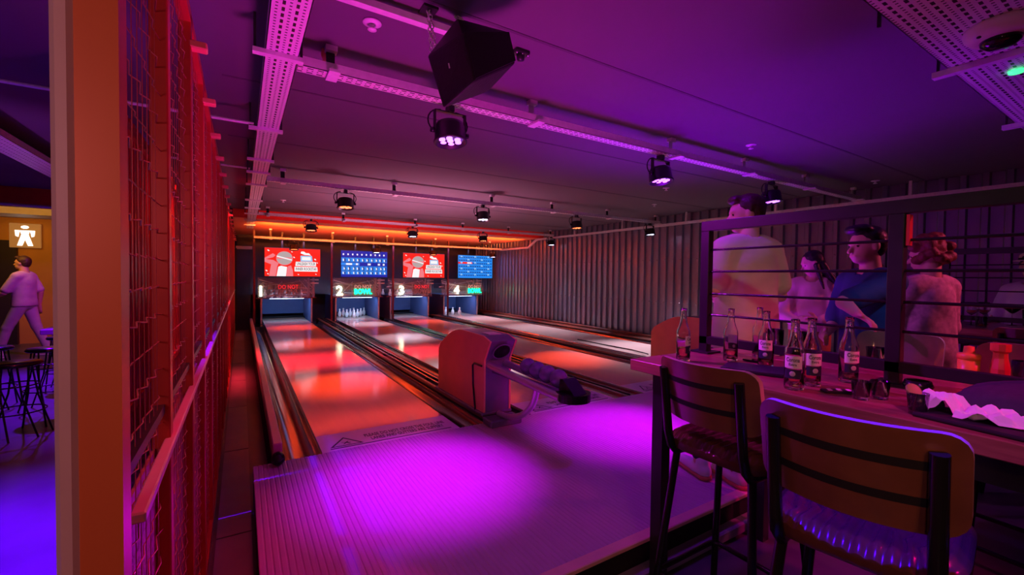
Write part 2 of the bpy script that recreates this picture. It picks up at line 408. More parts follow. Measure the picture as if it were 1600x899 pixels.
# dividers between the lanes
div_m = mat('divider_cap', (0.16, 0.07, 0.05), 0.3, noise=0.3, scale=8, stretch=(5, 1, 5))
def divider(x0, x1, label, rails):
    t = thing('lane_divider', label, 'divider', (0, 0, 0), 0, 'dividers beside the lanes')
    MB().box(x0, x1, FOUL, 13.2, -0.19, 0.015).build('divider_core', matteblack, t)
    w = x1 - x0
    if w > 0.15:
        MB().box(x0, x0 + 0.045, FOUL, 12.9, 0.015, 0.055, bev=0.01).build('side_curb', div_m, t)
        MB().box(x1 - 0.045, x1, FOUL, 12.9, 0.015, 0.055, bev=0.01).build('side_curb', div_m, t)
    if rails:
        c = (x0 + x1) / 2
        for dx in (-0.035, 0.035):
            MB().tube([(c + dx, FOUL + 1.2, 0.06), (c + dx, 12.6, 0.06)], 0.011).build('return_rail', chrome, t)
        for i in range(9):
            y = FOUL + 1.6 + i * 0.9
            MB().box(c - 0.07, c + 0.07, y, y + 0.03, 0.015, 0.05).build('rail_clip', black, t)
    return t
divider(1.769, 2.017, 'dark divider with chrome ball track between the first and second lanes', True)
divider(3.526, 3.535, 'thin dark divider between the second and third lanes', False)
divider(5.044, 5.295, 'dark divider with chrome ball track between the third and fourth lanes', True)
divider(6.819, 6.98, 'dark divider between the fourth lane and the corrugated wall', False)
# bumper rail at the very left
t = thing('bumper_rail', 'red-lit square bumper rail with a round black end cap beside the first lane', 'bumper rail', (0.20, FOUL, 0))
MB().box(-0.03, 0.03, 0.0, 9.6, 0.02, 0.125, bev=0.008).build('rail_bar', mat('bumper_paint', (0.55, 0.30, 0.30), 0.3, noise=0.1), t)
MB().box(-0.035, 0.035, 0.02, 9.6, -0.19, 0.02).build('rail_base', matteblack, t)
MB().ball((0, -0.06, 0.045), (0.042, 0.05, 0.045)).build('end_cap', blackgloss, t)
b = bpy.data.objects

# ------------------------------------------------------------------ pinsetter bays
bay_m = mat('bay_side_panel', (0.08, 0.12, 0.30), 0.35, noise=0.2, scale=5)
curt_m = mat('bay_curtain', (0.07, 0.13, 0.34), 0.6, noise=0.15, scale=5)
pin_m = mat('pin_white', (0.85, 0.86, 0.88), 0.25, noise=0.02)
steel_b = mat('machine_steel', (0.45, 0.48, 0.55), 0.3, 0.8, noise=0.3, scale=20)
mask_gl = mat('mask_glass', (0.9, 0.9, 0.95), 0.05, noise=0, alpha=0.12)
neon_w = mat('neon_white', (1, 1, 1), 0.5, noise=0, emit=(1.0, 0.93, 0.60), strength=5)
neon_g = mat('neon_green', (0, 1, 0.4), 0.5, noise=0, emit=(0.0, 1.0, 0.38), strength=3.2)
neon_r = mat('neon_red', (1, 0.1, 0.1), 0.5, noise=0, emit=(1.0, 0.03, 0.08), strength=0.45)
neon_p = mat('neon_pink_dim', (0.7, 0.5, 0.5), 0.5, noise=0, emit=(1.0, 0.45, 0.42), strength=0.35)
unlit = mat('neon_tube_off', (0.30, 0.28, 0.30), 0.3, noise=0.1)
postm = mat('dark_red_post', (0.14, 0.02, 0.03), 0.35)
NUMX = [0.41, 2.29, 4.02, 5.80]
SCX = [(0.48, 1.79), (2.29, 3.57), (4.01, 5.33), (5.77, 7.02)]
pinprof = [(0.0, 0.0), (0.022, 0.0), (0.030, 0.004), (0.040, 0.03), (0.050, 0.065), (0.0525, 0.085), (0.050, 0.11), (0.040, 0.14), (0.026, 0.168), (0.0205, 0.185),
           (0.021, 0.197), (0.026, 0.212), (0.0255, 0.225), (0.019, 0.235), (0.008, 0.239), (0.0, 0.24)]
pin_spots = []
for r_ in range(4):
    for c_ in range(r_ + 1): pin_spots.append(((c_ - r_ / 2) * 0.3048, r_ * 0.264))
for k, lx in enumerate(LX):
    cx = lx + LW / 2 - (0.10 if k == 3 else 0)
    t = thing('pinsetter_bay', 'pinsetter bay with blue-lit side panels at the end of the %s lane from the left' % wordn[k], 'pinsetter', (cx, MASK, 0), 0, 'pinsetter bays')
    MB().box(-0.60, -0.565, 0.0, 1.7, -0.1, 0.66).build('side_panel', bay_m, t)
    MB().box(0.565, 0.60, 0.0, 1.7, -0.1, 0.66).build('side_panel', bay_m, t)
    for sx in (-0.60, 0.565): MB().box(sx, sx + 0.035, -0.02, 0.0, -0.02, 0.64).build('edge_strip', mat('edge_steel', (0.6, 0.62, 0.68), 0.35, 0.4), t)
    MB().box(-0.565, 0.565, 1.62, 1.66, 0.10, 0.66).build('ball_curtain', curt_m, t)
    MB().box(-0.527, 0.527, 0.0, 1.30, -0.05, 0.0).build('pin_deck', lane_m, t)
    MB().box(-0.565, 0.565, 1.30, 1.62, -0.06, 0.02).build('pit_cushion', matteblack, t)
    # string head and linkage above the bay
    hd = MB()
    for (a, b_) in [((-0.55, 0.15, 0.68), (0.62, 0.15, 0.80)), ((-0.55, 0.22, 1.02), (0.60, 0.20, 0.86)), ((-0.62, 0.3, 0.90), (0.58, 0.3, 1.10)), ((-0.4, 0.2, 0.72), (-0.1, 0.2, 1.05)),
                    ((0.30, 0.2, 1.10), (0.62, 0.2, 0.72)), ((0.42, 0.12, 1.12), (0.66, 0.12, 0.84)), ((-0.62, 0.12, 1.10), (0.10, 0.12, 0.90)), ((-0.3, 0.35, 0.75), (0.5, 0.35, 0.70))]:
        hd.tube([a, b_], 0.011, 6)
    hd.build('linkage_rods', steel_b, t)['kind'] = 'stuff'
    MB().box(-0.45, 0.42, 0.25, 1.2, 0.83, 1.0, bev=0.02).build('machine_housing', mat('machine_housing', (0.16, 0.13, 0.16), 0.35, noise=0.3), t)
    MB().box(-0.50, 0.50, 0.05, 0.12, 0.665, 0.70).build('cross_beam', steel_b, t)
    for s_ in (0.50, 0.62): MB().box(s_, s_ + 0.05, 0.12, 0.2, 0.62, 1.16).build('machine_upright', steel_b, t)
    for z_ in (1.0, 1.06): MB().box(0.56, 0.76, 0.02, 0.10, z_ + 0.03 * (z_ > 1.03), z_ + 0.035 + 0.03 * (z_ > 1.03)).build('connector_block', plastic_w, t)
    # masking glass with its numeral
    mg = MB().box(-0.66, 0.66, -0.012, 0.0, 0.64, 1.16).build('masking_glass', mask_gl, t)
    MB().box(-0.70, 0.70, -0.03, 0.03, 0.62, 0.64).build('glass_rail', postm, t)
    textmesh('lane_number', str(k + 1), 0.36, neon_w, mg, up_facing(NUMX[k] - cx, -0.035, 0.80), 0.008, 0.009)
    # sign
    sx = (NUMX[k] + 0.52) - cx + 0.10
    gl = MB().box(sx - 0.30, sx + 0.30, -0.055, -0.047, 0.655, 0.985).build('sign_panel', mat('sign_acrylic', (0.5, 0.6, 0.6), 0.1, noise=0, alpha=0.25), t)
    for e in (-0.30, 0.30): MB().box(sx + e - 0.006, sx + e + 0.006, -0.062, -0.045, 0.64, 1.0).build('sign_edge', steel_b, t)
    lit = k in (1, 3)
    textmesh('sign_word', 'DO NOT', 0.15, neon_p if lit else neon_r, gl, up_facing(sx, -0.066, 0.915), 0.004, 0.0, width=0.46)
    textmesh('sign_word', 'BOWL', 0.20, neon_g if lit else unlit, gl, up_facing(sx, -0.066, 0.78), 0.006, 0.007, width=0.48)
    # deck lamp under the mask
    dl = MB().box(-0.4, 0.4, 0.02, 0.05, 0.61, 0.62).build('deck_lamp', mat('deck_lamp_strip', (1, 1, 1), 0.5, noise=0, emit=(0.55, 0.72, 1.0), strength=6), t)
    a = area('deck_lamp_light', (cx, MASK + 0.1, 0.60), (cx, MASK + 0.75, 0.0), 0.9, 7, (0.42, 0.62, 1.0), sy=0.1)
    # posts
    px = [0.27, 2.07, 3.74, 5.46][k]
    MB().box(px - 0.022 - cx, px + 0.022 - cx, -0.14, -0.09, -0.02, 2.33).build('mask_post', postm, t)
    # pins
    if k in (0, 2):
        spots = [(x_, y_, 0.575) for x_, y_ in pin_spots]
    elif k == 1: spots = [(x_, y_, 0.0) for x_, y_ in pin_spots]
    else: spots = [(5.66 - cx, 0.04, 0), (5.82 - cx, -0.15, 0), (5.99 - cx, -0.31, 0)]
    rown = ['head', 'second row left', 'second row right', 'third row left', 'third row middle', 'third row right', 'back row far left', 'back row inner left', 'back row inner right', 'back row far right']
    for i, (px_, py_, pz_) in enumerate(spots):
        if k == 3: nm = ['leftmost of the three white pins left standing on lane 4', 'middle one of the three white pins left standing on lane 4', 'rightmost of the three white pins left standing on lane 4'][i]
        elif k == 1: nm = 'white bowling pin standing on lane 2, %s position' % rown[i]
        else: nm = 'white pin lifted up into the pinsetter of the %s lane, %s position' % (wordn[k], rown[i])
        if k == 0 and i == 0:
            pm = MB().lathe(pinprof, 18).mesh('bowling_pin', pin_m)
        o = bpy.data.objects.new('bowling_pin', pm); COL.objects.link(o)
        o.location = (cx + px_, 13.16 + py_, pz_); tag(o, nm, 'bowling pin', 'bowling pins')

# screens above the lanes
scr_red = mat('screen_red', (0, 0, 0), 0.4, noise=0, emit=(1.0, 0.018, 0.010), strength=0.95)
scr_blue = mat('screen_blue', (0, 0, 0), 0.4, noise=0, emit=(0.005, 0.02, 0.42), strength=0.9)
scr_cyan = mat('screen_cyan', (0, 0, 0), 0.4, noise=0, emit=(0.02, 0.28, 0.95), strength=0.9)
scr_deep = mat('screen_deep_blue', (0, 0, 0), 0.4, noise=0, emit=(0.004, 0.03, 0.30), strength=0.8)
scr_white = mat('screen_white', (0, 0, 0), 0.4, noise=0, emit=(0.95, 0.93, 0.95), strength=1.0)
scr_pale = mat('screen_pale_blue', (0, 0, 0), 0.4, noise=0, emit=(0.35, 0.62, 0.95), strength=0.9)
scr_pink = mat('screen_pink', (0, 0, 0), 0.4, noise=0, emit=(1.0, 0.22, 0.26), strength=0.9)
scr_grey = mat('screen_grey', (0, 0, 0), 0.4, noise=0, emit=(0.52, 0.42, 0.42), strength=0.9)
def flat(mb, poly, y):   # flat printed shape on the display, facing -Y
    mb.add([(a, y, c) for a, c in poly], [tuple(range(len(poly)))]); return mb
def ell(cx, cz, rx, rz, a0=0, a1=2 * PI, n=20): return [(cx + rx * math.cos(a0 + (a1 - a0) * i / n), cz + rz * math.sin(a0 + (a1 - a0) * i / n)) for i in range(n + (a1 - a0 < 6.28))]
for k, (x0, x1) in enumerate(SCX):
    cx = (x0 + x1) / 2; W = x1 - x0; H = 0.74; cz = 1.555
    kind = ['karaoke picture on red', 'blue score table', 'karaoke picture on red', 'light blue score table'][k]
    t = thing('wall_screen', 'wide display with a %s, hung above the %s lane' % (kind, wordn[k]), 'screen', (cx, MASK - 0.16, cz), 0, 'screens above the lanes')
    MB().box(-W / 2, W / 2, 0.0, 0.05, -H / 2, H / 2, bev=0.006).build('screen_case', black, t)
    h = H / 2 - 0.012; wv = W / 2 - 0.012
    if k in (0, 2):
        dp = MB().box(-wv, wv, -0.003, 0.0, -h, h).build('display', scr_red, t)
        y = -0.004
        flat(MB(), ell(-0.20, 0.10, 0.19, 0.18), y - 0.003).build('microphone_head', scr_pink, dp)
        g1 = MB(); flat(g1, ell(-0.20, 0.125, 0.172, 0.145, R(0), R(180)), y - 0.004); flat(g1, ell(-0.20, 0.085, 0.172, 0.145, R(180), R(360)), y - 0.004)
        g1.build('microphone_grille', scr_grey, dp)
        flat(MB(), [(-0.375, 0.135), (-0.37, 0.165), (-0.03, 0.075), (-0.03, 0.045)], y - 0.005).build('microphone_band', scr_white, dp)
        j = MB(); flat(j, [(-0.55, -h), (-0.50, -0.06), (-wv, 0.0), (-wv, 0.07), (-0.45, 0.05), (-0.33, -0.03), (-0.36, -0.10), (-0.40, -h)], y); flat(j, [(-0.18, -h), (-0.12, -0.10), (-0.05, -0.08), (-0.01, -0.20), (0.0, -h)], y)
        j.build('jacket', scr_pink, dp)
        flat(MB(), [(-0.38, -h), (-0.34, -0.12), (-0.28, -0.09), (-0.14, -0.12), (-0.17, -h)], y - 0.001).build('vest', scr_white, dp)
        flat(MB(), [(-wv, 0.06), (-wv, 0.10), (-0.46, 0.22), (-0.40, 0.17), (-0.45, 0.12)], y - 0.001).build('arm', scr_pink, dp)
        b1 = MB(); flat(b1, [(0.17, 0.24), (0.19, 0.29), (0.25, 0.29), (0.30, 0.25), (0.37, 0.25), (0.42, 0.19), (0.34, 0.20), (0.27, 0.20)], y)
        b1.build('bull_emblem', scr_white, dp)
        flat(MB(), [(0.17, 0.03), (0.17, 0.18), (0.44, 0.18), (0.46, 0.03)], y).build('logo_box', scr_pale, dp)
        flat(MB(), [(0.20, 0.06), (0.20, 0.15), (0.41, 0.15), (0.42, 0.06)], y - 0.001).build('logo_field', scr_white, dp)
        bw = MB(); flat(bw, [(0.05, -0.09), (0.06, 0.02), (0.54, 0.02), (0.54, -0.09)], y); flat(bw, [(0.03, -0.23), (0.03, -0.11), (0.57, -0.11), (0.58, -0.23)], y)
        bw.build('caption_boxes', scr_white, dp)
        textmesh('caption_text', 'UNLEASH YOUR', 0.10, mat('screen_dark', (0, 0, 0), 0.4, noise=0, emit=(0.12, 0.01, 0.01), strength=1), dp, up_facing(0.30, y - 0.002, -0.035), 0, 0.0015, width=0.44)
        textmesh('caption_text', 'INNER ROCKSTAR', 0.10, MATS['screen_dark'], dp, up_facing(0.305, y - 0.002, -0.17), 0, 0.0015, width=0.50)
        cf = MB()
        for (a, c, q) in [(-0.56, 0.29, 0.03), (-0.03, 0.27, 0.02), (0.02, 0.13, 0.025), (0.52, 0.09, 0.03), (0.57, 0.0, 0.02), (-0.60, -0.22, 0.028), (-0.57, -0.30, 0.022), (0.12, -0.31, 0.02), (0.54, -0.30, 0.02)]:
            flat(cf, [(a - q, c + q * .4), (a, c + q * .7), (a + q, c - q * .4), (a, c - q * .7)], y)
        cf.build('confetti', scr_white, dp)
    else:
        dp = MB().box(-wv, wv, -0.003, 0.0, -h, h).build('display', scr_blue if k == 1 else scr_cyan, t)
        rr_ = random.Random(k); ca = MB(); cb = MB(); cw = MB(); y = -0.004
        if k == 1:
            for row, (z0, z1) in enumerate([(0.05, 0.17), (-0.19, -0.06), (-0.29, -0.20)]):
                for i in range(10):
                    a = -wv + 0.01 + i * (2 * wv - 0.02) / 10; flat(ca, [(a, z0), (a, z1), (a + 0.118, z1), (a + 0.118, z0)], y)
                    q = a + 0.03 + rr_.random() * 0.03; z = (z0 + z1) / 2
                    flat(cb, [(a + 0.07, z0 + 0.01), (a + 0.07, z1 - 0.02), (a + 0.105, z1 - 0.02), (a + 0.105, z0 + 0.01)], y - 0.001)
                    flat(cw, [(q, z - 0.03), (q, z + 0.03), (q + 0.03, z + 0.02), (q + 0.035, z - 0.035)], y - 0.002)
            for i in range(10):
                a = -wv + 0.06 + i * 0.122; flat(cw, ell(a, 0.26, 0.022, 0.028, n=8), y - 0.001)
            for a, b_ in ((-0.50, -0.34), (-0.24, -0.18), (0.08, 0.16), (0.36, 0.42), (0.50, 0.55)): flat(cw, [(a, -0.03), (a, 0.02), (b_, 0.02), (b_, -0.03)], y - 0.002)
            flat(ca, [(-wv, -0.04), (-wv, 0.03), (-0.14, 0.03), (-0.14, -0.04)], y)
        else:
            for row in range(7):
                z = 0.31 - row * 0.095
                for i in range(15):
                    a = -wv + 0.02 + i * 0.0795 + (0.0 if row % 2 else 0.01)
                    flat(cb, [(a, z - 0.03), (a, z), (a + 0.055, z), (a + 0.055, z - 0.03)], y)
                for i in range(5):
                    a = -wv + 0.08 + i * 0.24
                    if (row + i) % 2 == 0: flat(cw, [(a, z - 0.01), (a, z + 0.035), (a + 0.07, z + 0.03), (a + 0.07, z - 0.015)], y - 0.001)
            flat(MB(), [(-wv, 0.09), (-wv, 0.15), (-0.12, 0.15), (-0.12, 0.09)], y - 0.0005).build('name_bar', scr_red, dp)
            flat(ca, [(-0.3, 0.10), (-0.3, 0.14), (-0.15, 0.14), (-0.15, 0.10)], y - 0.002)
        ca.build('score_cells', scr_cyan if k == 1 else scr_white, dp)['kind'] = 'stuff'
        cb.build('score_fields', scr_deep, dp)['kind'] = 'stuff'
        cw.build('score_marks', scr_white if k == 1 else scr_pale, dp)['kind'] = 'stuff'
    for s_ in (-0.25, 0.25): MB().box(s_ - 0.02, s_ + 0.02, 0.02, 0.05, H / 2, 2.33 - cz).build('hanger_strap', black, t)
# dark machine hall behind the masks
struct('trim_5', MB().box(-0.1, 7.2, 14.2, 14.25, 0.66, 2.33), mat('machine_hall_wall', (0.05, 0.045, 0.07), 0.5))
sd = thing('service_door', 'dark service door with a pale lintel at the far end left of lane 1', 'door', (0.0, MASK + 0.5, FZ))
MB().box(-0.12, 0.20, 0.0, 0.04, 0, 2.05).build('door_leaf', mat('dark_blue_door', (0.02, 0.03, 0.08), 0.4), sd)
MB().box(-0.12, 0.24, -0.03, 0.0, 2.08, 2.16).build('lintel', mat('pale_lintel', (0.6, 0.55, 0.6), 0.4), sd)
MB().box(-0.14, -0.10, -0.04, 0.0, 0, 2.1).build('door_jamb', black, sd)


# ------------------------------------------------------------------ ball returns
hood_m = mat('return_side_panel', (0.85, 0.34, 0.16), 0.45, noise=0.08, scale=8)
hood_b = mat('return_shell', (0.16, 0.13, 0.20), 0.4, noise=0.2)
alu = mat('return_rail_metal', (0.62, 0.52, 0.60), 0.3, 0.6, noise=0.1)
ball_m = mat('bowling_ball_resin', (0.17, 0.12, 0.27), 0.12, noise=0.5, scale=25)
def ball_return(cx, label, balls):
    t = thing('ball_return', label, 'ball return', (cx, 3.30, 0.0), 0, 'ball returns')
    prof = [(0.98, 0.086), (0.98, 0.49)]
    for i in range(9):
        s_ = i / 8; prof.append((0.93 - 0.62 * s_, 0.56 + 0.19 * math.sin(PI * 0.5 * min(1, s_ * 1.25)) ))
    prof += [(0.0, 0.745), (-0.13, 0.71), (-0.03, 0.54), (-0.03, 0.086)]
    for a, b_ in ((-0.135, -0.118), (0.118, 0.135)): fixnormals(MB().prism(prof, a, b_, 'X').build('side_panel', hood_m, t))
    ins = [(y * 0.985 + 0.004, z) for y, z in prof]
    fixnormals(MB().prism(ins, -0.118, 0.118, 'X').build('shell', hood_b, t))
    # dark ball mouth on the front slope, slightly raised ring
    n = Vector((0, -0.86, -0.5)); c0 = Vector((0, -0.092, 0.615))
    rot = n.to_track_quat('Z', 'Y').to_matrix().to_4x4()
    MB().lathe([(0.0, 0.0), (0.078, 0.0), (0.078, 0.006), (0.0, 0.006)], 24, Matrix.Translation(c0) @ rot, sy=0.9).build('ball_mouth', mat('mouth_black', (0.002, 0.002, 0.002), 0.9, noise=0), t)
    fr = MB()
    ringp = [c0 + (rot @ Vector((0.082 * math.cos(a), 0.075 * math.sin(a), 0.006))) for a in [2 * PI * i / 24 for i in range(24)]]
    fr.tube(ringp, 0.006, 6, closed=True); fr.build('mouth_ring', hood_b, t)
    MB().box(-0.06, 0.06, 0.02, 0.16, 0.745, 0.752).build('label_plate', mat('top_plate', (0.7, 0.5, 0.6), 0.3), t)
    MB().box(-0.15, 0.15, -0.030, 1.05, 0.056, 0.085, bev=0.008).build('plinth', hood_b, t)
    MB().box(-0.15, 0.15, -0.20, -0.036, 0.001, 0.06, bev=0.01).build('front_block', hood_b, t)
    MB().tube([(-0.142, 0.0, 0.485), (-0.142, 0.14, 0.485), (-0.142, 0.17, 0.465), (-0.142, 0.16, 0.30), (-0.142, 0.11, 0.06)], 0.009, 8).build('grab_handle', blackgloss, t)
    # two rails and tray
    for s_ in (-0.085, 0.085):
        MB().tube([(s_, -0.02, 0.495), (s_, -0.90, 0.455), (s_, -1.02, 0.452)], 0.030, 10).build('ball_rail', alu, t)
    MB().box(-0.055, 0.055, -1.0, -0.03, 0.425, 0.445).build('rail_bed', hood_b, t)
    a = MB(); pts = []
    for i in range(13):
        s_ = i / 12; pts.append((0, -0.06 - 0.56 * math.sin(s_ * PI / 2), 0.07 + 0.36 * (1 - math.cos(s_ * PI / 2))))
    a.tube(pts, 0.026, 10); a.build('support_arm', alu, t)
    # rounded end stop
    e = MB(); q = [[], []]
    es = [(-0.09, -0.97), (0.09, -0.97)] + [(0.115 * math.cos(-PI * i / 12), -1.06 - 0.10 * math.sin(PI * i / 12)) for i in range(13)]
    fixnormals(e.prism(es, 0.43, 0.485, 'Z').build('end_stop', blackgloss, t))
    fixnormals(MB().prism([(-0.96, 0.485), (-0.97, 0.565), (-1.00, 0.57), (-1.12, 0.485)], -0.055, 0.055, 'X').build('stop_hood', blackgloss, t))
    for i in range(balls):
        y = 3.30 - 0.50 - i * 0.128
        o = MB().ball((0, 0, 0), 0.0645, 24, 16).build('bowling_ball', ball_m)
        o.location = (cx, y, 0.560 - i * 0.005)
        tag(o, 'small dark purple bowling ball on the return rails, %s from the orange hood' % ['first', 'second', 'third', 'fourth'][i], 'bowling ball', 'balls on the return')
    return t
ball_return(1.893, 'orange-sided ball return with four small balls on its rails between lanes 1 and 2', 4)
ball_return(5.17, 'orange-sided ball return half hidden behind the bar table, between lanes 3 and 4', 0)
# cable on lane 4 floor
tag(MB().tube([(5.35, 4.6, 0.08), (5.6, 4.9, 0.03), (5.75, 5.3, 0.012), (5.72, 5.9, 0.012), (5.55, 6.5, 0.05)], 0.010, 6).build('power_cable', blackgloss), 'thin black cable lying across the left edge of lane 4', 'cable')

# ------------------------------------------------------------------ ceiling services
TZ = 2.333
def tray(name, label, x0, x1, y0, y1, along, m, z=TZ, h=0.055, parts=True, group=None):
    t = thing(name, label, 'cable tray', ((x0 + x1) / 2, (y0 + y1) / 2, z), 0, group)
    a, b_ = (x1 - x0) / 2, (y1 - y0) / 2
    MB().box(-a, a, -b_, b_, 0, 0.004).build('tray_bed', m, t)
    if along == 'X':
        MB().box(-a, a, -b_, -b_ + 0.004, 0, h).build('tray_flange', galv, t); MB().box(-a, a, b_ - 0.004, b_, 0, h).build('tray_flange', galv, t)
    else:
        MB().box(-a, -a + 0.004, -b_, b_, 0, h).build('tray_flange', galv, t); MB().box(a - 0.004, a, -b_, b_, 0, h).build('tray_flange', galv, t)
    return t
ty = tray('cable_tray', 'wide perforated cable tray running away along the ceiling beside the partition', 0.10, 0.245, -1.0, 12.2, 'Y', tray_y)
for y in (2.44, 3.73, 4.75, 5.35, 6.1, 7.4, 8.3, 9.1, 10.2, 11.2):
    MB().box(-0.125, 0.095, y - 5.6 - 0.02, y - 5.6 + 0.02, -0.022, -0.001).build('cross_strut', galv, ty)
    for dx in (-0.115, 0.085): MB().box(dx - 0.006, dx + 0.006, y - 5.6 - 0.006, y - 5.6 + 0.006, -0.001, CEIL - TZ if y < 9.9 else 2.34 - TZ).build('hanger_rod', black, ty)
names = ['nearest perforated cable tray crossing above the approach', 'second perforated cable tray crossing above the lanes', 'third cable tray crossing in front of the red bulkhead', 'farthest cable tray crossing under the orange soffit']
TRY = [(2.60, TZ), (5.85, TZ), (9.30, TZ), (12.0, 2.09)]
for i, (y, z) in enumerate(TRY):
    t = tray('cable_tray', names[i], 0.252, 7.02, y - (0.09 if i == 0 else 0.055), y + 0.0, 'X', tray_x, z, 0.05, group=None)
    hx = [0.42, 1.75, 3.25, 4.40, 5.65, 6.95] if i < 3 else [0.6, 2.0, 3.4, 4.8, 6.6]
    top = CEIL if i < 3 else 2.34
    for q in hx:
        lx_ = q - 3.636
        MB().box(lx_ - 0.028, lx_ + 0.028, -0.10, 0.035, -0.016, -0.002).build('support_arm', galv, t)
        MB().box(lx_ - 0.004 - 0.02, lx_ + 0.02, 0.030, 0.036, -0.01, top - z - 0.03).build('hanger_strap', galv if i == 0 and q > 1 else black, t)
        MB().box(lx_ - 0.03, lx_ + 0.03, 0.0, 0.05, top - z - 0.03, top - z).build('ceiling_bracket', galv, t)
# trunking along the right wall, dropping under the soffit
tr = thing('wall_trunking', 'pale trunking along the top of the corrugated wall with a kinked drop near the screens', 'trunking', (0, 0, 0))
MB().box(7.03, 7.09, -3.0, 10.1, 2.28, 2.325).build('trunking_run', galv, tr)
MB().box(7.03, 7.09, 10.5, 12.1, 2.08, 2.125).build('trunking_run', galv, tr)
fixnormals(MB().prism([(10.1, 2.28), (10.5, 2.08), (10.5, 2.125), (10.1, 2.325)], 7.03, 7.09, 'X').build('trunking_bend', galv, tr))
for y in (2.0, 3.6, 5.2, 6.8, 8.4): MB().box(7.02, 7.05, y, y + 0.03, 2.325, CEIL).build('hanger_strap', galv, tr)
# conduit running left from the tray, and short pipe holding the speaker
cd = tag(MB().tube([(-1.4, 3.75, 2.36), (0.08, 3.73, 2.35)], 0.012, 8).build('conduit', galv), 'thin violet-lit conduit running left from the long cable tray', 'conduit')
tag(MB().tube([(-1.4, 5.4, 2.40), (0.08, 5.38, 2.36)], 0.010, 8).build('conduit', galv), 'second thin conduit farther back running left from the long cable tray', 'conduit')
tag(MB().box(0.35, 1.02, 1.99, 2.03, 2.44, 2.47).build('ceiling_rail', galv), 'short metal rail under the ceiling behind the hanging speaker', 'rail')

# wide tray at top right with dome cameras
wt = tray('wide_cable_tray', 'very wide perforated cable tray at the top right corner with dome cameras under it', 1.9, 6.8, 0.22, 0.74, 'X', tray_x, TZ, 0.07)
for q in (3.05, 4.45, 5.9): MB().box(q - 4.35 - 0.022, q - 4.35 + 0.022, -0.30, 0.32, -0.03, -0.001).build('cross_strut', galv, wt)
for q in (2.3, 3.05, 4.45, 5.9):
    for yy in (-0.28, 0.30): MB().box(q - 4.356, q - 4.344, yy - 0.006, yy + 0.006, 0, CEIL - TZ).build('hanger_rod', black, wt)
dome_w = mat('camera_housing', (0.75, 0.66, 0.66), 0.4, noise=0.05)
def dome(loc, label, lens_col):
    t = thing('dome_camera', label, 'camera', loc, 0, 'dome cameras under the wide tray')
    MB().lathe([(0.0, 0.0), (0.112, 0.0), (0.115, -0.012), (0.110, -0.035), (0.090, -0.055), (0.068, -0.060), (0.0, -0.060)], 32).build('housing', dome_w, t)
    MB().lathe([(0.064, -0.058), (0.060, -0.075), (0.040, -0.090), (0.0, -0.096)], 24).build('lens_dome', mat('smoked_dome', (0.01, 0.01, 0.012), 0.06, noise=0), t)
    for a in (0.6, 2.6, 4.7):
        MB().ball((0.092 * math.cos(a), 0.092 * math.sin(a), -0.052), (0.009, 0.009, 0.005), 10, 6).build('screw', black, t)
    MB().box(-0.03, 0.02, -0.118, -0.108, -0.03, -0.012).build('sticker', mat('orange_sticker', (0.7, 0.25, 0.05), 0.5), t)
    return t
dome((2.70, 0.50, TZ - 0.001), 'white dome camera with dark lens under the wide cable tray', None)
dome((4.0, 0.50, TZ - 0.001), 'second white dome camera, cut by the right edge of the photo', None)
tag(MB().lathe([(0, 0), (0.03, 0), (0.028, -0.012), (0, -0.016)], 16).build('status_light', mat('green_led', (0, 1, 0.2), 0.4, noise=0, emit=(0.05, 1.0, 0.25), strength=2.0), loc=(3.34, 0.56, TZ - 0.001)), 'small glowing green status light under the wide cable tray', 'indicator light')

# ceiling sprinklers
def sprinkler(x, y, label, z=CEIL, s=1.0):
    t = thing('sprinkler_head', label, 'sprinkler', (x, y, z), 0, 'sprinkler heads on the ceiling')
    MB().lathe([(0.018, -0.001), (0.045 * s, -0.001), (0.045 * s, -0.006), (0.018, -0.012)], 20).build('rose', plastic_w, t)
    MB().lathe([(0.0, -0.001), (0.012, -0.001), (0.010, -0.03), (0.0, -0.03)], 12).build('nozzle', plastic_w, t)
    MB().lathe([(0.0, -0.036), (0.022, -0.034), (0.022, -0.038), (0.0, -0.042)], 12).build('deflector', plastic_w, t)
sprinkler(0.55, 2.22, 'round white sprinkler with wide rose on the ceiling above the first lane approach')
sprinkler(4.00, 2.29, 'white sprinkler on the ceiling beyond the second tray lamp, right half')
sprinkler(6.67, 2.25, 'small white sprinkler on the ceiling near the right wall')
sprinkler(4.95, 4.00, 'white sprinkler seen just under the second purple lamp')
sprinkler(5.9, 5.0, 'white sprinkler before the far right purple lamps')
sprinkler(0.6, 8.3, 'tiny far sprinkler near the long tray, left')
sprinkler(4.0, 7.8, 'tiny far sprinkler at mid ceiling')
# twin spot bracket right of the speaker
t = thing('smoke_detector', 'dark little detector with bright screws right of the hanging speaker', 'detector', (1.31, 2.05, CEIL))
MB().box(-0.045, 0.045, -0.03, 0.03, -0.02, 0, bev=0.004).build('base', black, t)
MB().lathe([(0.0, -0.055), (0.02, -0.05), (0.024, -0.02), (0, -0.02)], 14).build('sensor', black, t)
for q in (-0.035, 0.0, 0.035): MB().ball((q, -0.02, -0.023), 0.006, 8, 5).build('screw', chrome, t)
# small orange sensor on hanger of first tray
tag(MB().lathe([(0, 0), (0.022, 0), (0.024, -0.035), (0.015, -0.06), (0, -0.06)], 12).build('sensor_plug', mat('orange_red_plastic', (0.9, 0.25, 0.15), 0.4), loc=(0.40, 2.63, CEIL)), 'small orange sensor on the ceiling at the first tray hanger', 'sensor')

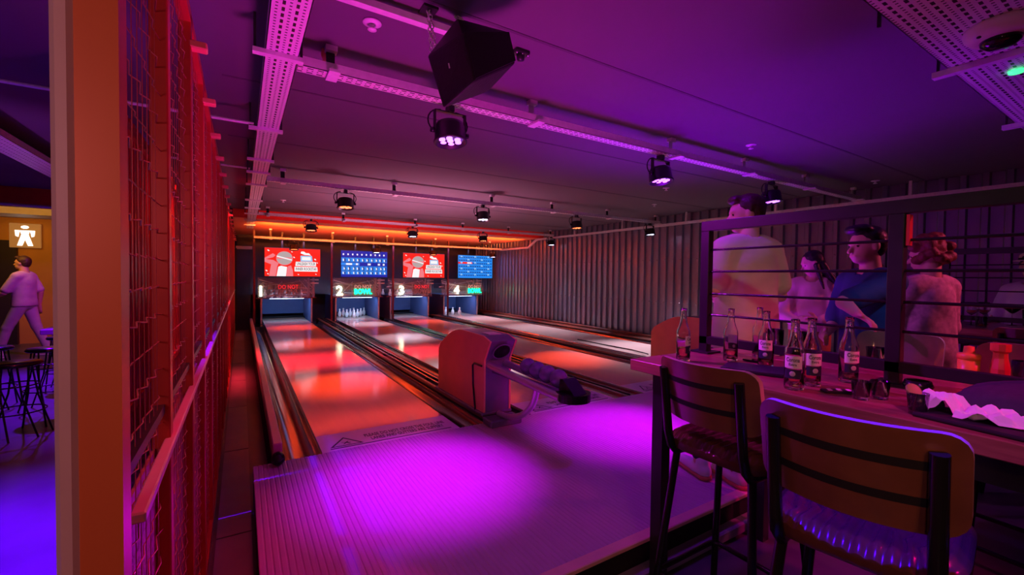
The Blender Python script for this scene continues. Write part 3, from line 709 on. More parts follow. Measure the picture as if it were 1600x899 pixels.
# par lamps
lens_cols = {'purple': (0.42, 0.12, 1.0), 'orange': (1.0, 0.16, 0.02), 'white': (0.62, 0.62, 1.0)}
spot_cols = {'purple': (0.62, 0.0, 1.0), 'orange': (1.0, 0.065, 0.004), 'white': (0.78, 0.66, 1.0)}
def par(col):
    t = thing('stage_lamp', 'x', 'stage lamp', (0, 0, 0))
    # local: hangs below z=0, tilted about X toward -Y
    RM = Matrix.Translation((0, 0, -0.155)) @ Matrix.Rotation(R(-9), 4, 'X') @ Matrix.Scale(1.12, 4)
    def tl(o): o.data.transform(RM); return o
    tl(MB().lathe([(0.0, 0.055), (0.075, 0.05), (0.085, 0.03), (0.088, -0.045), (0.094, -0.05), (0.094, -0.06), (0.084, -0.06), (0.078, -0.045), (0.0, -0.045)], 24).build('lamp_body', black, t))
    em = mat('lamp_lens_' + col, (1, 1, 1), 0.3, noise=0, emit=lens_cols[col], strength=4.5 if col != 'orange' else 3)
    for i in range(7):
        a = 2 * PI * i / 6; q = 0.054 if i else 0
        tl(MB().lathe([(0.0, -0.0445), (0.017, -0.0445), (0.017, -0.052), (0.0, -0.056)], 10).build('lens', em, t)).location = (q * math.cos(a), q * math.sin(a), 0)
    for s_ in (-1, 1):
        MB().box(s_ * 0.102 - 0.004, s_ * 0.102 + 0.004, -0.014, 0.014, -0.165, -0.03).build('yoke_arm', black, t)
        MB().lathe([(0, -0.012), (0.016, -0.012), (0.016, 0.012), (0, 0.012)], 10, Matrix.Translation((s_ * 0.115, 0, -0.155)) @ Matrix.Rotation(PI / 2, 4, 'Y')).build('tilt_knob', blackgloss, t)
    MB().box(-0.106, 0.106, -0.014, 0.014, -0.034, -0.028).build('yoke_bar', black, t)
    MB().box(-0.02, 0.02, -0.03, 0.03, -0.03, 0.012, bev=0.004).build('clamp', black, t)
    for s_ in (-1, 1):
        pts = []
        for i in range(11):
            a = PI * i / 10; pts.append((s_ * (0.05 + 0.085 * math.sin(a)), 0.03, -0.085 + 0.075 * math.cos(a)))
        MB().tube(pts, 0.005, 5).build('cable_loop', blackgloss, t)
    return t
LPX = [[1.12, 3.10, 4.90], [1.12, 3.08, 4.90, 6.75], [1.15, 3.18, 4.92, 6.95], [1.10, 3.10, 4.72, 6.70]]
proto = {}
ordw = ['first', 'second', 'third', 'fourth']
for i, xs in enumerate(LPX):
    for j, x in enumerate(xs):
        col = 'purple' if i == 0 else ('orange' if j % 2 == 0 else 'white')
        y, z = TRY[i]
        trn = ['nearest', 'second', 'third', 'farthest'][i]
        if col not in proto: proto[col] = o = par(col)
        else: o = copy_tree(proto[col])
        o.location = (x, y - 0.03, z - 0.019)
        tag(o, 'black stage lamp with %s LEDs, %s from the left under the %s cross tray' % ({'purple': 'violet', 'orange': 'orange', 'white': 'bluish white'}[col], ordw[j], trn), 'stage lamp', 'stage lamps under the cross trays')
        pw = {'purple': 360, 'orange': 430, 'white': 430}[col]
        wide = x > 6.5
        tgt = [(0.0, 0.0), (0.0, -0.55), (0.0, -0.65), (0.0, -0.6)][i]
        lane_c = LX[j] + LW / 2
        tx = {0: [0.98, 2.74, 4.5][min(j, 2)]}.get(i, lane_c + 0.05)
        ty_ = y + tgt[1] - 0.03
        spot('lamp_beam', (x, y - 0.05, z - 0.27), (tx, ty_, 0), pw * (1.0 if i < 2 else 0.75) * (1.25 if wide else 1), spot_cols[col], 46 if i == 0 else (76 if wide else 42), 1.0, 0.05)

# hanging speaker
V = {'G': (0.777, 1.666, 2.265), 'D': (0.794, 1.59, 2.037), 'F': (0.706, 1.886, 2.235), 'E': (0.727, 1.747, 1.963), 'B': (1.047, 1.737, 2.379), 'C': (1.048, 1.674, 2.216), 'A': (0.885, 1.96, 2.505), 'H': (0.987, 1.827, 2.121)}
K = 'GDFEBCAH'; O = Vector((0.87, 1.77, 2.22))
t = thing('hanging_speaker', 'large black wedge loudspeaker hanging on chains from the ceiling', 'speaker', tuple(O))
vv = [Vector(V[c]) - O for c in K]; ix = {c: i for i, c in enumerate(K)}
fs = [tuple(ix[c] for c in q) for q in ('GDEF', 'GBCD', 'DCHE', 'GFAB', 'FEHA', 'BAHC')]
sp = MB().add(vv, fs).build('speaker_cabinet', mat('speaker_black', (0.016, 0.012, 0.016), 0.55, noise=0.3, scale=60, bump=0.2), t)
fixnormals(sp)
bv = sp.modifiers.new('bevel', 'BEVEL'); bv.width = 0.012; bv.segments = 2
# grille on the right front face, proud of the cabinet
n = ((vv[ix['B']] - vv[ix['G']]).cross(vv[ix['D']] - vv[ix['G']])).normalized()
if n.dot(Vector((0, -1, 0))) < 0: n = -n
cc = sum((vv[ix[c]] for c in 'GBCD'), Vector()) / 4
q = [cc + (vv[ix[c]] - cc) * 0.93 for c in 'GBCD']
gm = MB().add([p + n * 0.001 for p in q] + [p + n * 0.008 for p in q], [(0, 1, 2, 3), (4, 7, 6, 5), (0, 4, 5, 1), (1, 5, 6, 2), (2, 6, 7, 3), (3, 7, 4, 0)])
fixnormals(gm.build('grille', mat('grille_black', (0.008, 0.006, 0.008), 0.7, noise=0.5, scale=200), t))
cl = sum((vv[ix[c]] for c in 'GDEF'), Vector()) / 4; nl = ((vv[ix['F']] - vv[ix['G']]).cross(vv[ix['D']] - vv[ix['G']])).normalized()
if nl.dot(Vector((-1, 0, 0))) < 0: nl = -nl
up = (vv[ix['G']] - vv[ix['D']]).normalized()
p0 = cl + nl * 0.003 + up * 0.03
MB().tube([p0, p0 - up * 0.022], 0.0035, 6).build('maker_badge', galv, t)
for (ax_, ay, az, bx_, by, bz) in [(0.865, 1.93, 2.48, 0.88, 1.95, CEIL), (0.90, 1.93, 2.48, 0.885, 1.95, CEIL), (0.735, 1.90, 2.27, 0.74, 1.96, CEIL), (0.755, 1.90, 2.29, 0.75, 1.97, CEIL)]:
    ch = MB(); a = Vector((ax_, ay, az)) - O; b_ = Vector((bx_, by, bz)) - O; nl_ = max(3, int((b_ - a).length / 0.025))
    for i in range(nl_):
        c = a + (b_ - a) * ((i + 0.5) / nl_); d = (b_ - a).normalized(); s1 = d.orthogonal().normalized(); s1 = s1 if i % 2 else d.cross(s1)
        ch.tube([c + d * 0.016 * math.cos(u) + s1 * 0.008 * math.sin(u) for u in [2 * PI * w_ / 8 for w_ in range(8)]], 0.0028, 5, closed=True)
    ch.build('chain', galv, t)
MB().box(-0.16, -0.09, 0.16, 0.24, CEIL - O.z - 0.012, CEIL - O.z).build('ceiling_plate', black, t)

# ------------------------------------------------------------------ left partition
wire_m = mat('red_wire', (0.55, 0.10, 0.10), 0.35, 0.5, noise=0.1)
PX = -0.142
pt = thing('mesh_partition', 'long red-lit steel partition with wire mesh panels receding along the left side', 'partition', (0, 0, 0))
posts = [0.80, 1.28] + [1.84 + 0.57 * i for i in range(19)]
face_m = mat('orange_brown_post', (0.66, 0.15, 0.04), 0.4, 0.1, noise=0.15, scale=5, stretch=(1, 1, .2))
MB().box(PX - 0.045, PX, 0.80, 0.85, FZ, 2.62).build('end_post', face_m, pt)
MB().box(PX - 0.068, PX - 0.045, 0.795, 0.86, FZ, 2.62, bev=0.006).build('post_edge_trim', mat('pale_post_trim', (0.62, 0.42, 0.38), 0.4, noise=0.1), pt)
pmesh = MB().box(-0.035, 0.0, 0, 0.045, FZ, 2.14, bev=0.003).mesh('post', red_paint)
for y in posts[1:]:
    o = bpy.data.objects.new('post', pmesh); COL.objects.link(o); o.parent = pt; o.location = (PX, y, 0)
MB().box(PX - 0.035, PX, 0.85, 12.4, 2.10, 2.14).build('top_rail', red_paint, pt)
MB().box(PX - 0.035, PX, 0.85, 12.4, FZ, FZ + 0.05).build('bottom_rail', red_paint, pt)
MB().box(PX - 0.012, PX + 0.010, 0.90, 12.4, 0.852, 0.87, bev=0.003).build('ledge', mat('pink_ledge', (0.72, 0.45, 0.45), 0.3), pt)
MB().box(PX - 0.03, PX - 0.01, 0.90, 12.4, 0.93, 0.95).build('mid_rail', black, pt)
for i, y in enumerate(posts[1:]):
    MB().box(PX - 0.01, PX + 0.045, y, y + 0.045, 2.02, 2.045, bev=0.004).build('bracket', mat('red_bracket', (0.8, 0.18, 0.15), 0.35), pt)
def wire_panel(w):
    m = MB(); z0, z1 = FZ + 0.05, 2.10
    n = int((z1 - z0) / 0.062)
    k = int(w / 0.045)
    for i in range(1, n):
        z = z0 + i * (z1 - z0) / n
        m.tube([(0.004 * (-1) ** (i + j), j * w / k, z + 0.003 * (-1) ** j) for j in range(k + 1)], 0.0015, 4, caps=False)
    for j in range(1, k):
        m.tube([(0.0, j * w / k, z0), (0.0, j * w / k, z1)], 0.0010, 3, caps=False)
    return m
wm = {}
for a, b_ in zip(posts[:-1], posts[1:]):
    w_ = round(b_ - a - 0.05, 3)
    if w_ not in wm: wm[w_] = wire_panel(w_).mesh('wire_mesh', wire_m)
    o = bpy.data.objects.new('wire_mesh', wm[w_]); COL.objects.link(o); o.parent = pt; o.location = (PX - 0.018, a + 0.05, 0); o['kind'] = 'stuff'
    MB().box(PX - 0.034, PX - 0.028, a + 0.05, b_, FZ + 0.05, 0.85).build('lower_panel', mat('ribbed_lower_panel', (0.40, 0.14, 0.12), 0.45, noise=0.4, scale=60, bump=0.5), pt)
    # inner flat bars standing inside each panel frame
    MB().box(PX - 0.032, PX - 0.006, a + 0.052, a + 0.060, FZ + 0.05, 2.10).build('frame_bar', chrome if a < 1 else red_paint, pt)

# ------------------------------------------------------------------ left room
struct('wall_lobby', MB().box(-6, -0.14, 12.5, 12.6, FZ, 2.7), mat('amber_wall', (0.72, 0.36, 0.08), 0.6, noise=0.15, scale=2))
struct('trim_6', MB().box(-6, -0.18, 9.4, 9.6, 2.22, CEIL), redp)
struct('trim_7', MB().box(-6, -0.18, 11.6, 12.5, 2.30, 2.62), mat('pale_cove', (0.55, 0.50, 0.45), 0.6))
tag(MB().tube([(-5.5, 9.3, 2.26), (-0.85, 9.3, 2.20)], 0.022, 8).build('service_pipe', galv), 'shiny horizontal pipe under the red beam in the left room', 'pipe')
tray('cable_tray', 'violet-lit cable tray crossing the ceiling of the left room', -1.86, -1.62, 3.0, 9.3, 'Y', tray_y, 2.33)
struct('wall_lobby_red', MB().box(-2.35, -0.2, 11.2, 11.3, FZ, 2.25), mat('red_lobby_wall', (0.60, 0.06, 0.04), 0.5, noise=0.15, scale=2))
struct('door_1', MB().box(-4.6, -3.75, 12.40, 12.48, FZ, 1.85), mat('dark_doorway', (0.03, 0.02, 0.03), 0.5))
sg = thing('washroom_sign', 'illuminated square sign with a white winged figure on the amber wall', 'sign', (-3.62, 12.38, 1.95))
MB().box(-0.22, 0.22, 0, 0.04, -0.24, 0.24, bev=0.01).build('sign_box', mat('sign_amber', (0.5, 0.3, 0.1), 0.4, noise=0, emit=(1.0, 0.45, 0.12), strength=0.2), sg)
fg = MB()
flat(fg, [(-0.05, 0.02), (-0.11, -0.2), (-0.04, -0.2), (0.0, -0.08), (0.04, -0.2), (0.11, -0.2), (0.05, 0.02), (0.07, 0.10), (-0.07, 0.10)], -0.004)
flat(fg, [(-0.07, 0.10), (-0.14, 0.10), (-0.13, -0.01), (-0.09, -0.03)], -0.004); flat(fg, [(0.07, 0.10), (0.09, -0.03), (0.13, -0.01), (0.14, 0.10)], -0.004)
fg.add([(a, -0.004, c) for a, c in ell(0, 0.165, 0.055, 0.03)] , [tuple(range(20))])
fg.build('winged_figure', mat('sign_white', (1, 1, 1), 0.4, noise=0, emit=(1.0, 1.0, 0.95), strength=2.2), sg)
sl_ = thing('slatted_screen', 'red slatted screen standing in the left room close behind the mesh partition', 'screen', (-0.75, 0, 0))
for i in range(44):
    y = 3.35 + i * 0.14
    MB().box(-0.02, 0.02, y, y + 0.075, FZ, 2.45, bev=0.003).build('slat', red_paint, sl_)
for z in (0.2, 2.3): MB().box(0.021, 0.05, 3.35, 9.5, z, z + 0.06).build('crossbar', red_paint, sl_)
# low lounge ledge & stools in left room
tag(MB().box(-2.5, -0.9, 9.0, 9.5, 0.32, 0.40, bev=0.01).box(-2.4, -1.0, 9.1, 9.4, FZ, 0.32).build('low_bench', mat('pink_bench', (0.55, 0.25, 0.35), 0.5)), 'low pale-topped bench in the left room behind the wire stools', 'bench')
def wire_stool(x, y, label):
    t = thing('wire_stool', label, 'stool', (x, y, FZ), 0.4, 'black wire stools in the left room')
    MB().lathe([(0, 0.62), (0.17, 0.62), (0.18, 0.632), (0.17, 0.65), (0, 0.65)], 24).build('seat', blackgloss, t)
    for i in range(8):
        a = 2 * PI * i / 8
        MB().tube([(0.13 * math.cos(a), 0.13 * math.sin(a), 0.62), (0.16 * math.cos(a + .15), 0.16 * math.sin(a + .15), 0.35), (0.23 * math.cos(a + .5), 0.23 * math.sin(a + .5), 0.0)], 0.007, 6).build('leg', blackgloss, t)
    for z, r_ in ((0.22, 0.195), (0.45, 0.15)):
        MB().tube([(r_ * math.cos(2 * PI * i / 20), r_ * math.sin(2 * PI * i / 20), z) for i in range(20)], 0.006, 6, closed=True).build('ring', blackgloss, t)
wire_stool(-1.70, 5.55, 'nearest black wire stool in the left room, cut by the partition post')
wire_stool(-1.72, 6.45, 'black wire stool behind the nearest one in the left room')
wire_stool(-2.25, 6.75, 'black wire stool left of the pair in the left room')
wire_stool(-1.85, 7.5, 'farthest black wire stool in the left room')
tl_ = thing('stage_lamp', 'black stage lamp with a blue glow at the left edge of the photo', 'stage lamp', (-2.2, 6.0, 2.25))
MB().lathe([(0, 0.05), (0.08, 0.05), (0.09, -0.05), (0, -0.05)], 16).build('lamp_body', mat('lamp_blue_body', (0.03, 0.02, 0.25), 0.4), tl_)
MB().lathe([(0, -0.052), (0.07, -0.052), (0.07, -0.06), (0, -0.06)], 16).build('lens', mat('lamp_lens_red', (1, 0, 0), 0.4, noise=0, emit=(1, 0.02, 0.05), strength=2), tl_)
MB().box(-0.01, 0.01, -0.01, 0.01, 0.05, 0.33).build('hanger_rod', black, tl_)

# ------------------------------------------------------------------ bar table
wood_t = wood('table_wood', (0.20, 0.085, 0.055), (0.36, 0.17, 0.11), 3.0, 0.28, stretch=(12, 1, 12))
TT = 0.88
def bar_table(x0, x1, y0, y1, label):
    t = thing('bar_table', label, 'table', (0, 0, 0))
    w_ = (x1 - x0) / 5
    for i in range(5):
        MB().box(x0 + i * w_ + 0.0012, x0 + (i + 1) * w_ - 0.0012, y0, y1, TT - 0.05, TT, bev=0.003).build('top_plank', wood_t, t)
    for a in (x0 + 0.05, x1 - 0.11):
        for b_ in (y0 + 0.1, y1 - 0.15): MB().box(a, a + 0.055, b_, b_ + 0.055, FZ, TT - 0.05).build('leg', black, t)
        MB().box(a + 0.005, a + 0.05, y0 + 0.1, y1 - 0.13, TT - 0.13, TT - 0.05).build('apron', black, t)
    MB().box(x0 + 0.06, x1 - 0.06, y1 - 0.12, y1 - 0.085, TT - 0.13, TT - 0.05).build('apron', black, t)
    return t
bar_table(1.54, 2.56, -1.4, 1.43, 'long dark wooden bar table with bottles on it in the right foreground')
bar_table(4.95, 5.9, -1.5, 1.35, 'second dark bar table with glasses behind the railing')
def rail_screen(cx, y0, y1, midp, label):
    t = thing('railing_screen', label, 'railing', (cx, 0, TT))
    MB().box(-0.02, 0.02, y0, y1, 0.62, 0.67, bev=0.002).build('top_bar', black, t)
    MB().box(-0.02, 0.02, y0, y1, 0.045, 0.085, bev=0.002).build('bottom_bar', black, t)
    for y in [y1 - 0.045] + midp:
        MB().box(-0.02, 0.02, y, y + 0.045, 0.0, 0.62, bev=0.002).build('upright', black, t)
        MB().box(-0.055, 0.055, y - 0.03, y + 0.075, 0, 0.008).build('foot_plate', black, t)
    for z in (0.195, 0.302, 0.415, 0.525):
        MB().tube([(0, y0, z), (0, y1 - 0.02, z)], 0.0055, 8).build('rung', blackgloss, t)
    return t
rail_screen(2.03, -1.3, 1.40, [0.59, -0.3], 'black steel railing screen with thin rungs standing along the middle of the bar table')
rail_screen(5.4, -1.3, 1.30, [0.2], 'farther black railing screen on the second bar table')
tag(MB().box(-0.015, 0.015, -0.004, 0.006, 0, 0.11).build('red_reflector', mat('red_strip', (0.45, 0.03, 0.03), 0.4), loc=(2.03, 0.58, TT + 0.505)), 'small red strip beside the middle upright of the railing', 'strip')

# ------------------------------------------------------------------ bar stools
leather = mat('tan_leather', (0.20, 0.075, 0.040), 0.36, noise=0.35, scale=14, bump=0.15, coat=0.5)
leather2 = mat('brown_seat_leather', (0.12, 0.04, 0.030), 0.22, noise=0.3, scale=18, bump=0.1)
edge_ply = mat('pale_plywood_edge', (0.62, 0.42, 0.40), 0.4, noise=0.1)
def bar_stool():
    t = thing('bar_stool', 'x', 'bar stool', (0, 0, FZ))
    # local frame: faces +X, floor z=0
    def back_sheet(z0, z1, off, thick, name, m, inset=0.0, hw=0.195):
        nn = 22; NZ = 17 if name == 'backrest' else 3; rows_o = []; rows_i = []
        for iz in range(NZ):
            sz = (iz / (NZ - 1)); sz = sz if name != 'backrest' else 0.5 - 0.5 * math.cos(PI * sz); z = z0 + (z1 - z0) * sz; ro = []; ri = []
            for i in range(nn + 1):
                u = -1 + 2 * i / nn; h_ = hw
                if name == 'backrest':
                    zz = min(sz, 1 - sz) * (z1 - z0); rc = 0.045; e = max(0, rc - zz); h_ = hw - rc + math.sqrt(max(0, rc * rc - e * e))
                a = u * h_; cv = 0.07 * ((a / 0.195) ** 2)
                lean = -0.05 * (z - 0.93) / 0.22
                ro.append((-0.20 + cv + lean - off, a, z)); ri.append((-0.20 + cv + lean - off + thick, a, z))
            rows_o.append(ro); rows_i.append(ri)
        mb = MB(); mb.grid(rows_o, True); mb.grid([r_[::-1] for r_ in rows_i], True)
        if name == 'backrest': fixnormals(mb.build(name, m, t)); mb = MB(); name = 'backrest_edge'; m = edge_ply
        for q, w_ in ((0, 1), (NZ - 1, 0)): mb.grid([rows_o[q], rows_i[q]] if w_ else [rows_i[q], rows_o[q]], True)
        mb.grid([[r_[0] for r_ in rows_i], [r_[0] for r_ in rows_o]], True); mb.grid([[r_[-1] for r_ in rows_o], [r_[-1] for r_ in rows_i]], True)
        return fixnormals(mb.build(name, m, t))
    back_sheet(0.925, 1.155, 0.0, 0.022, 'backrest', leather)
    back_sheet(1.070, 1.090, 0.0015, 0.004, 'groove', matteblack, hw=0.153)
    back_sheet(0.988, 1.008, 0.0015, 0.004, 'groove', matteblack, hw=0.153)
    # ribbed seat pad
    rows = []; nx, ny = 16, 72
    for i in range(nx + 1):
        u = -1 + 2 * i / nx; row = []
        for j in range(ny + 1):
            v = -1 + 2 * j / ny
            k_ = (abs(u) ** 5 + abs(v) ** 5) ** 0.2 if (u or v) else 0; m_ = max(abs(u), abs(v)); s_ = m_ / k_ if k_ else 1
            x_, y_ = u * s_ * 0.20, v * s_ * 0.195
            edge = 1 - min(1, (1 - m_) / 0.12); z_ = 0.855 - 0.022 * edge ** 2 + 0.010 * (abs(v) ** 2) - 0.015 + 0.010 * abs(math.sin(v * PI * 6.5)) * (1 - edge * 0.4)
            row.append((x_ + 0.04, y_, z_))
        rows.append(row)
    seat = MB().grid(rows, True)
    edge = [rows[0][j] for j in range(ny + 1)] + [rows[i][ny] for i in range(1, nx + 1)] + [rows[nx][j] for j in range(ny - 1, -1, -1)] + [rows[i][0] for i in range(nx - 1, 0, -1)]
    m2 = [(x_, y_, z_ - 0.02) for x_, y_, z_ in edge]; lo = [(0.04 + (x_ - 0.04) * 0.96, y_ * 0.96, 0.79) for x_, y_, z_ in edge]
    seat.grid([edge + [edge[0]], m2 + [m2[0]], lo + [lo[0]]], True); seat.add(lo, [tuple(range(len(lo)))])
    fixnormals(seat.build('seat', leather2, t))
    # frame: back uprights flowing into the seat rails
    for s_ in (-1, 1):
        y_ = s_ * 0.150
        MB().tube([(-0.212, y_, 1.115), (-0.197, y_, 1.00), (-0.178, y_, 0.86), (-0.16, y_ , 0.805), (-0.13, y_, 0.775), (-0.08, y_, 0.772), (0.20, y_, 0.772)], 0.0165, 12).build('back_upright', blackgloss, t)
        MB().tube([(-0.12, y_, 0.775), (-0.20, s_ * 0.215, 0.0)], 0.0145, 10).build('leg', blackgloss, t)
        MB().tube([(0.17, y_, 0.775), (0.24, s_ * 0.215, 0.0)], 0.0145, 10).build('leg', blackgloss, t)
    fr = [(-0.172, -0.2, 0.27), (-0.172, 0.2, 0.27), (0.216, 0.2, 0.27), (0.216, -0.2, 0.27)]; pts = []
    for i in range(4):
        a = Vector(fr[i]); p_ = Vector(fr[i - 1]); n_ = Vector(fr[(i + 1) % 4])
        d1 = (p_ - a).normalized() * 0.04; d2 = (n_ - a).normalized() * 0.04
        for q in (0, .25, .5, .75, 1): pts.append((a + d1) * (1 - q) ** 2 + 2 * a * q * (1 - q) + (a + d2) * q ** 2)
    MB().tube(pts, 0.011, 8, closed=True).build('foot_ring', blackgloss, t)
    MB().tube([(0.20, -0.165, 0.772), (0.20, 0.165, 0.772)], 0.0145, 8).build('seat_rail', blackgloss, t)
    return t
st = bar_stool()
tag(st, 'brown leather bar stool with grooved back at the far end of the near table side', 'bar stool', 'brown leather bar stools')
st.location = (1.60, 0.965, FZ)
dup(st, (1.365, 0.460, FZ), R(9), 'nearest full bar stool, its leather backrest edge glowing blue along the top', 'brown leather bar stools')
dup(st, (1.40, -0.04, FZ), R(0), 'bar stool cut off by the right edge of the photo beside the blue-edged one', 'brown leather bar stools')
dup(st, (3.05, 0.95, FZ), R(180), 'dim bar stool on the far side of the table beyond the middle railing upright', 'brown leather bar stools')
dup(st, (3.0, 0.45, FZ), R(175), 'dim bar stool on the far side of the table behind the yellow sauce bottle', 'brown leather bar stools')
dup(st, (4.55, 0.6, FZ), R(0), 'shadowed bar stool drawn up to the second table', 'brown leather bar stools')

# ------------------------------------------------------------------ things on the table
beer = mat('amber_beer', (1.0, 0.72, 0.30), 0.0, noise=0, trans=1.0, ior=1.33)
lab_m = mat('beer_label', (0.85, 0.82, 0.85), 0.5, noise=0.06, scale=60)
lab_b = mat('label_blue', (0.02, 0.02, 0.06), 0.5, noise=0.1)
bprof = [(0.0, 0.006), (0.024, 0.004), (0.0285, 0.0), (0.0305, 0.006), (0.0305, 0.125), (0.029, 0.140), (0.022, 0.160), (0.0155, 0.182), (0.0135, 0.205), (0.0125, 0.225), (0.0135, 0.227), (0.0140, 0.239), (0.0125, 0.242),
         (0.0095, 0.242), (0.0095, 0.225), (0.0112, 0.205), (0.0130, 0.182), (0.0195, 0.160), (0.0265, 0.140), (0.0280, 0.125), (0.0280, 0.012), (0.0, 0.010)]
def bottle(x, y, rz, fill, label, z=TT):
    t = thing('beer_bottle', label, 'bottle', (x, y, z), rz, 'clear beer bottles on the bar table')
    MB().lathe(bprof, 24).build('glass_body', glass, t)
    if fill > 0: MB().lathe([(0.0, 0.0125), (0.0276, 0.0125), (0.0276, fill), (0.0, fill)], 20).build('beer', beer, t)
    def patch(name, z0, z1, a, m, r_=0.0309):
        rows = [[(r_ * math.sin(q), -r_ * math.cos(q), zz) for q in [-a + 2 * a * i / 14 for i in range(15)]] for zz in (z0, z1)]
        return fixnormals(MB().grid(rows, True).build(name, m, t))
    fl_ = patch('front_label', 0.075, 0.118, 0.95, lab_m); ll_ = patch('lower_label', 0.040, 0.072, 0.90, lab_b)
    textmesh('label_text', 'Corona', 0.020, lab_b, fl_, Matrix.Translation((0, 0, 0.104)), 0.0001, 0.0004, bend=0.0311, width=0.042)
    textmesh('label_text', 'Extra', 0.012, lab_b, fl_, Matrix.Translation((0, 0, 0.088)), 0.0001, 0.0002, bend=0.0311, width=0.024)
    MB().ball((0, -0.0306, 0.057), (0.009, 0.0012, 0.009), 12, 6).build('label_seal', mat('seal_grey', (0.6, 0.58, 0.6), 0.4), ll_)
    return t
def facing(x, y, off=0): return math.atan2(-y, -x) + PI / 2 + R(off)
bottle(1.715, 1.273, facing(1.715, 1.273, 70), 0.055, 'clear beer bottle nearest the far table corner, left of the railing post')
bottle(1.919, 1.171, facing(1.919, 1.171, 150), 0.040, 'clear beer bottle just right of the railing post with its label turned away')
bottle(2.143, 1.162, facing(2.1, 1.1, 120), 0.0, 'empty clear beer bottle half hidden behind another, beyond the railing')
bottle(1.925, 1.015, facing(1.925, 1.015, -5), 0.022, 'clear beer bottle with label facing out, third along the railing')
bottle(1.623, 0.758, facing(1.623, 0.758, -10), 0.045, 'clear beer bottle in front of the pair standing close together')
bottle(1.735, 0.755, facing(1.73, 0.755, 25), 0.050, 'clear beer bottle at the back of the pair standing close together')
bottle(1.918, 0.71, facing(1.918, 0.71, 30), 0.020, 'clear beer bottle on the right, under the pointing hand')

def tumbler(x, y, r0, r1, h_, label, name='glass_tumbler', z=TT, drink=None):
    t = thing(name, label, 'glass', (x, y, z), 0, 'drinking glasses')
    MB().lathe([(0, 0.002), (r0, 0.0), (r1, h_), (r1 - 0.002, h_), (r0 - 0.002, 0.012), (0, 0.012)], 20).build('glass_wall', glass, t)
    if drink: MB().lathe([(0, 0.0125), (r0 - 0.0025, 0.0125), (r0 + (r1 - r0) * 0.5 - 0.003, h_ * 0.5), (0, h_ * 0.5)], 18).build('drink', drink, t)
    return t
tumbler(2.27, 1.15, 0.030, 0.036, 0.13, 'tall empty glass behind the railing, left one of two')
tumbler(2.36, 1.08, 0.028, 0.034, 0.12, 'tall empty glass behind the railing, right one of two')
tumbler(2.45, 0.80, 0.036, 0.042, 0.075, 'short tumbler behind the railing beside the middle upright')
lime = mat('lime_slice', (0.65, 0.62, 0.25), 0.5, noise=0.15, scale=40); rind = mat('lime_rind', (0.25, 0.35, 0.05), 0.5)
def limeslice(t, c, r_, rot, wedge=False):
    M = Matrix.Translation(c) @ rot
    p_ = MB().lathe([(0, -0.003), (r_ * 0.9, -0.003), (r_ * 0.9, 0.003), (0, 0.003)], 20, M).build('lime_flesh', lime, t)
    MB().lathe([(r_ * 0.9, -0.0035), (r_, -0.003), (r_, 0.003), (r_ * 0.9, 0.0035)], 20, M).build('lime_rind', rind, t)
s1 = tumbler(1.675, 0.585, 0.021, 0.026, 0.058, 'shot glass with a lime slice, left one of the pair', 'shot_glass')
limeslice(s1, (0, 0, 0.034), 0.019, Matrix.Rotation(R(75), 4, (0.8, 0.3, 0)))
s2 = tumbler(1.735, 0.555, 0.021, 0.026, 0.058, 'shot glass with a lime piece, right one of the pair', 'shot_glass')
limeslice(s2, (0, 0, 0.036), 0.015, Matrix.Rotation(R(60), 4, (0.2, 1, 0)))
s3 = tumbler(1.63, 0.435, 0.020, 0.025, 0.062, 'shot glass with a lime wedge on its rim before the white napkins', 'shot_glass')
limeslice(s3, (0.0, 0.01, 0.066), 0.020, Matrix.Rotation(R(55), 4, (1, -0.6, 0)))
# striped card, folders
t = thing('striped_wrapper', 'crumpled dark wrapper with pale stripes lying in front of the shot glasses', 'wrapper', (1.70, 0.655, TT), R(-38))
MB().box(-0.05, 0.05, -0.018, 0.018, 0.001, 0.010, bev=0.003).build('wrapper_body', black, t)
for i in range(3):
    x_ = -0.03 + i * 0.03; MB().add([(x_ - 0.01, -0.016, 0.0105), (x_ + 0.004, -0.016, 0.0105), (x_ + 0.013, 0.016, 0.0105), (x_ - 0.001, 0.016, 0.0105)], [(0, 1, 2, 3)]).build('stripe', plastic_w, t)
t = thing('menu_tablet', 'flat dark menu folder lying on the table behind the first stool back', 'menu', (1.80, 0.985, TT), R(20))
MB().box(-0.085, 0.085, -0.12, 0.12, 0.001, 0.012, bev=0.002).build('cover', matteblack, t)
MB().box(-0.083, 0.083, -0.118, 0.118, 0.0125, 0.014).build('sheet', mat('dark_blue_sheet', (0.02, 0.02, 0.05), 0.3), t)
tag(MB().box(-0.02, 0.02, -0.05, 0.05, 0.001, 0.008, bev=0.002).build('phone', blackgloss, loc=(2.0, 1.10, TT)), 'black phone lying at the foot of the railing between two bottles', 'phone')
# tea light
t = thing('tea_light_holder', 'low dark candle holder with red glints beside the middle upright', 'candle holder', (2.0, 0.535, TT))
MB().lathe([(0, 0.0), (0.035, 0.0), (0.042, 0.015), (0.036, 0.032), (0.031, 0.032), (0.03, 0.01), (0, 0.01)], 18).build('holder', blackgloss, t)
MB().lathe([(0, 0.0101), (0.02, 0.0101), (0.02, 0.02), (0, 0.02)], 14).build('candle', mat('red_wax', (0.5, 0.02, 0.03), 0.4), t)
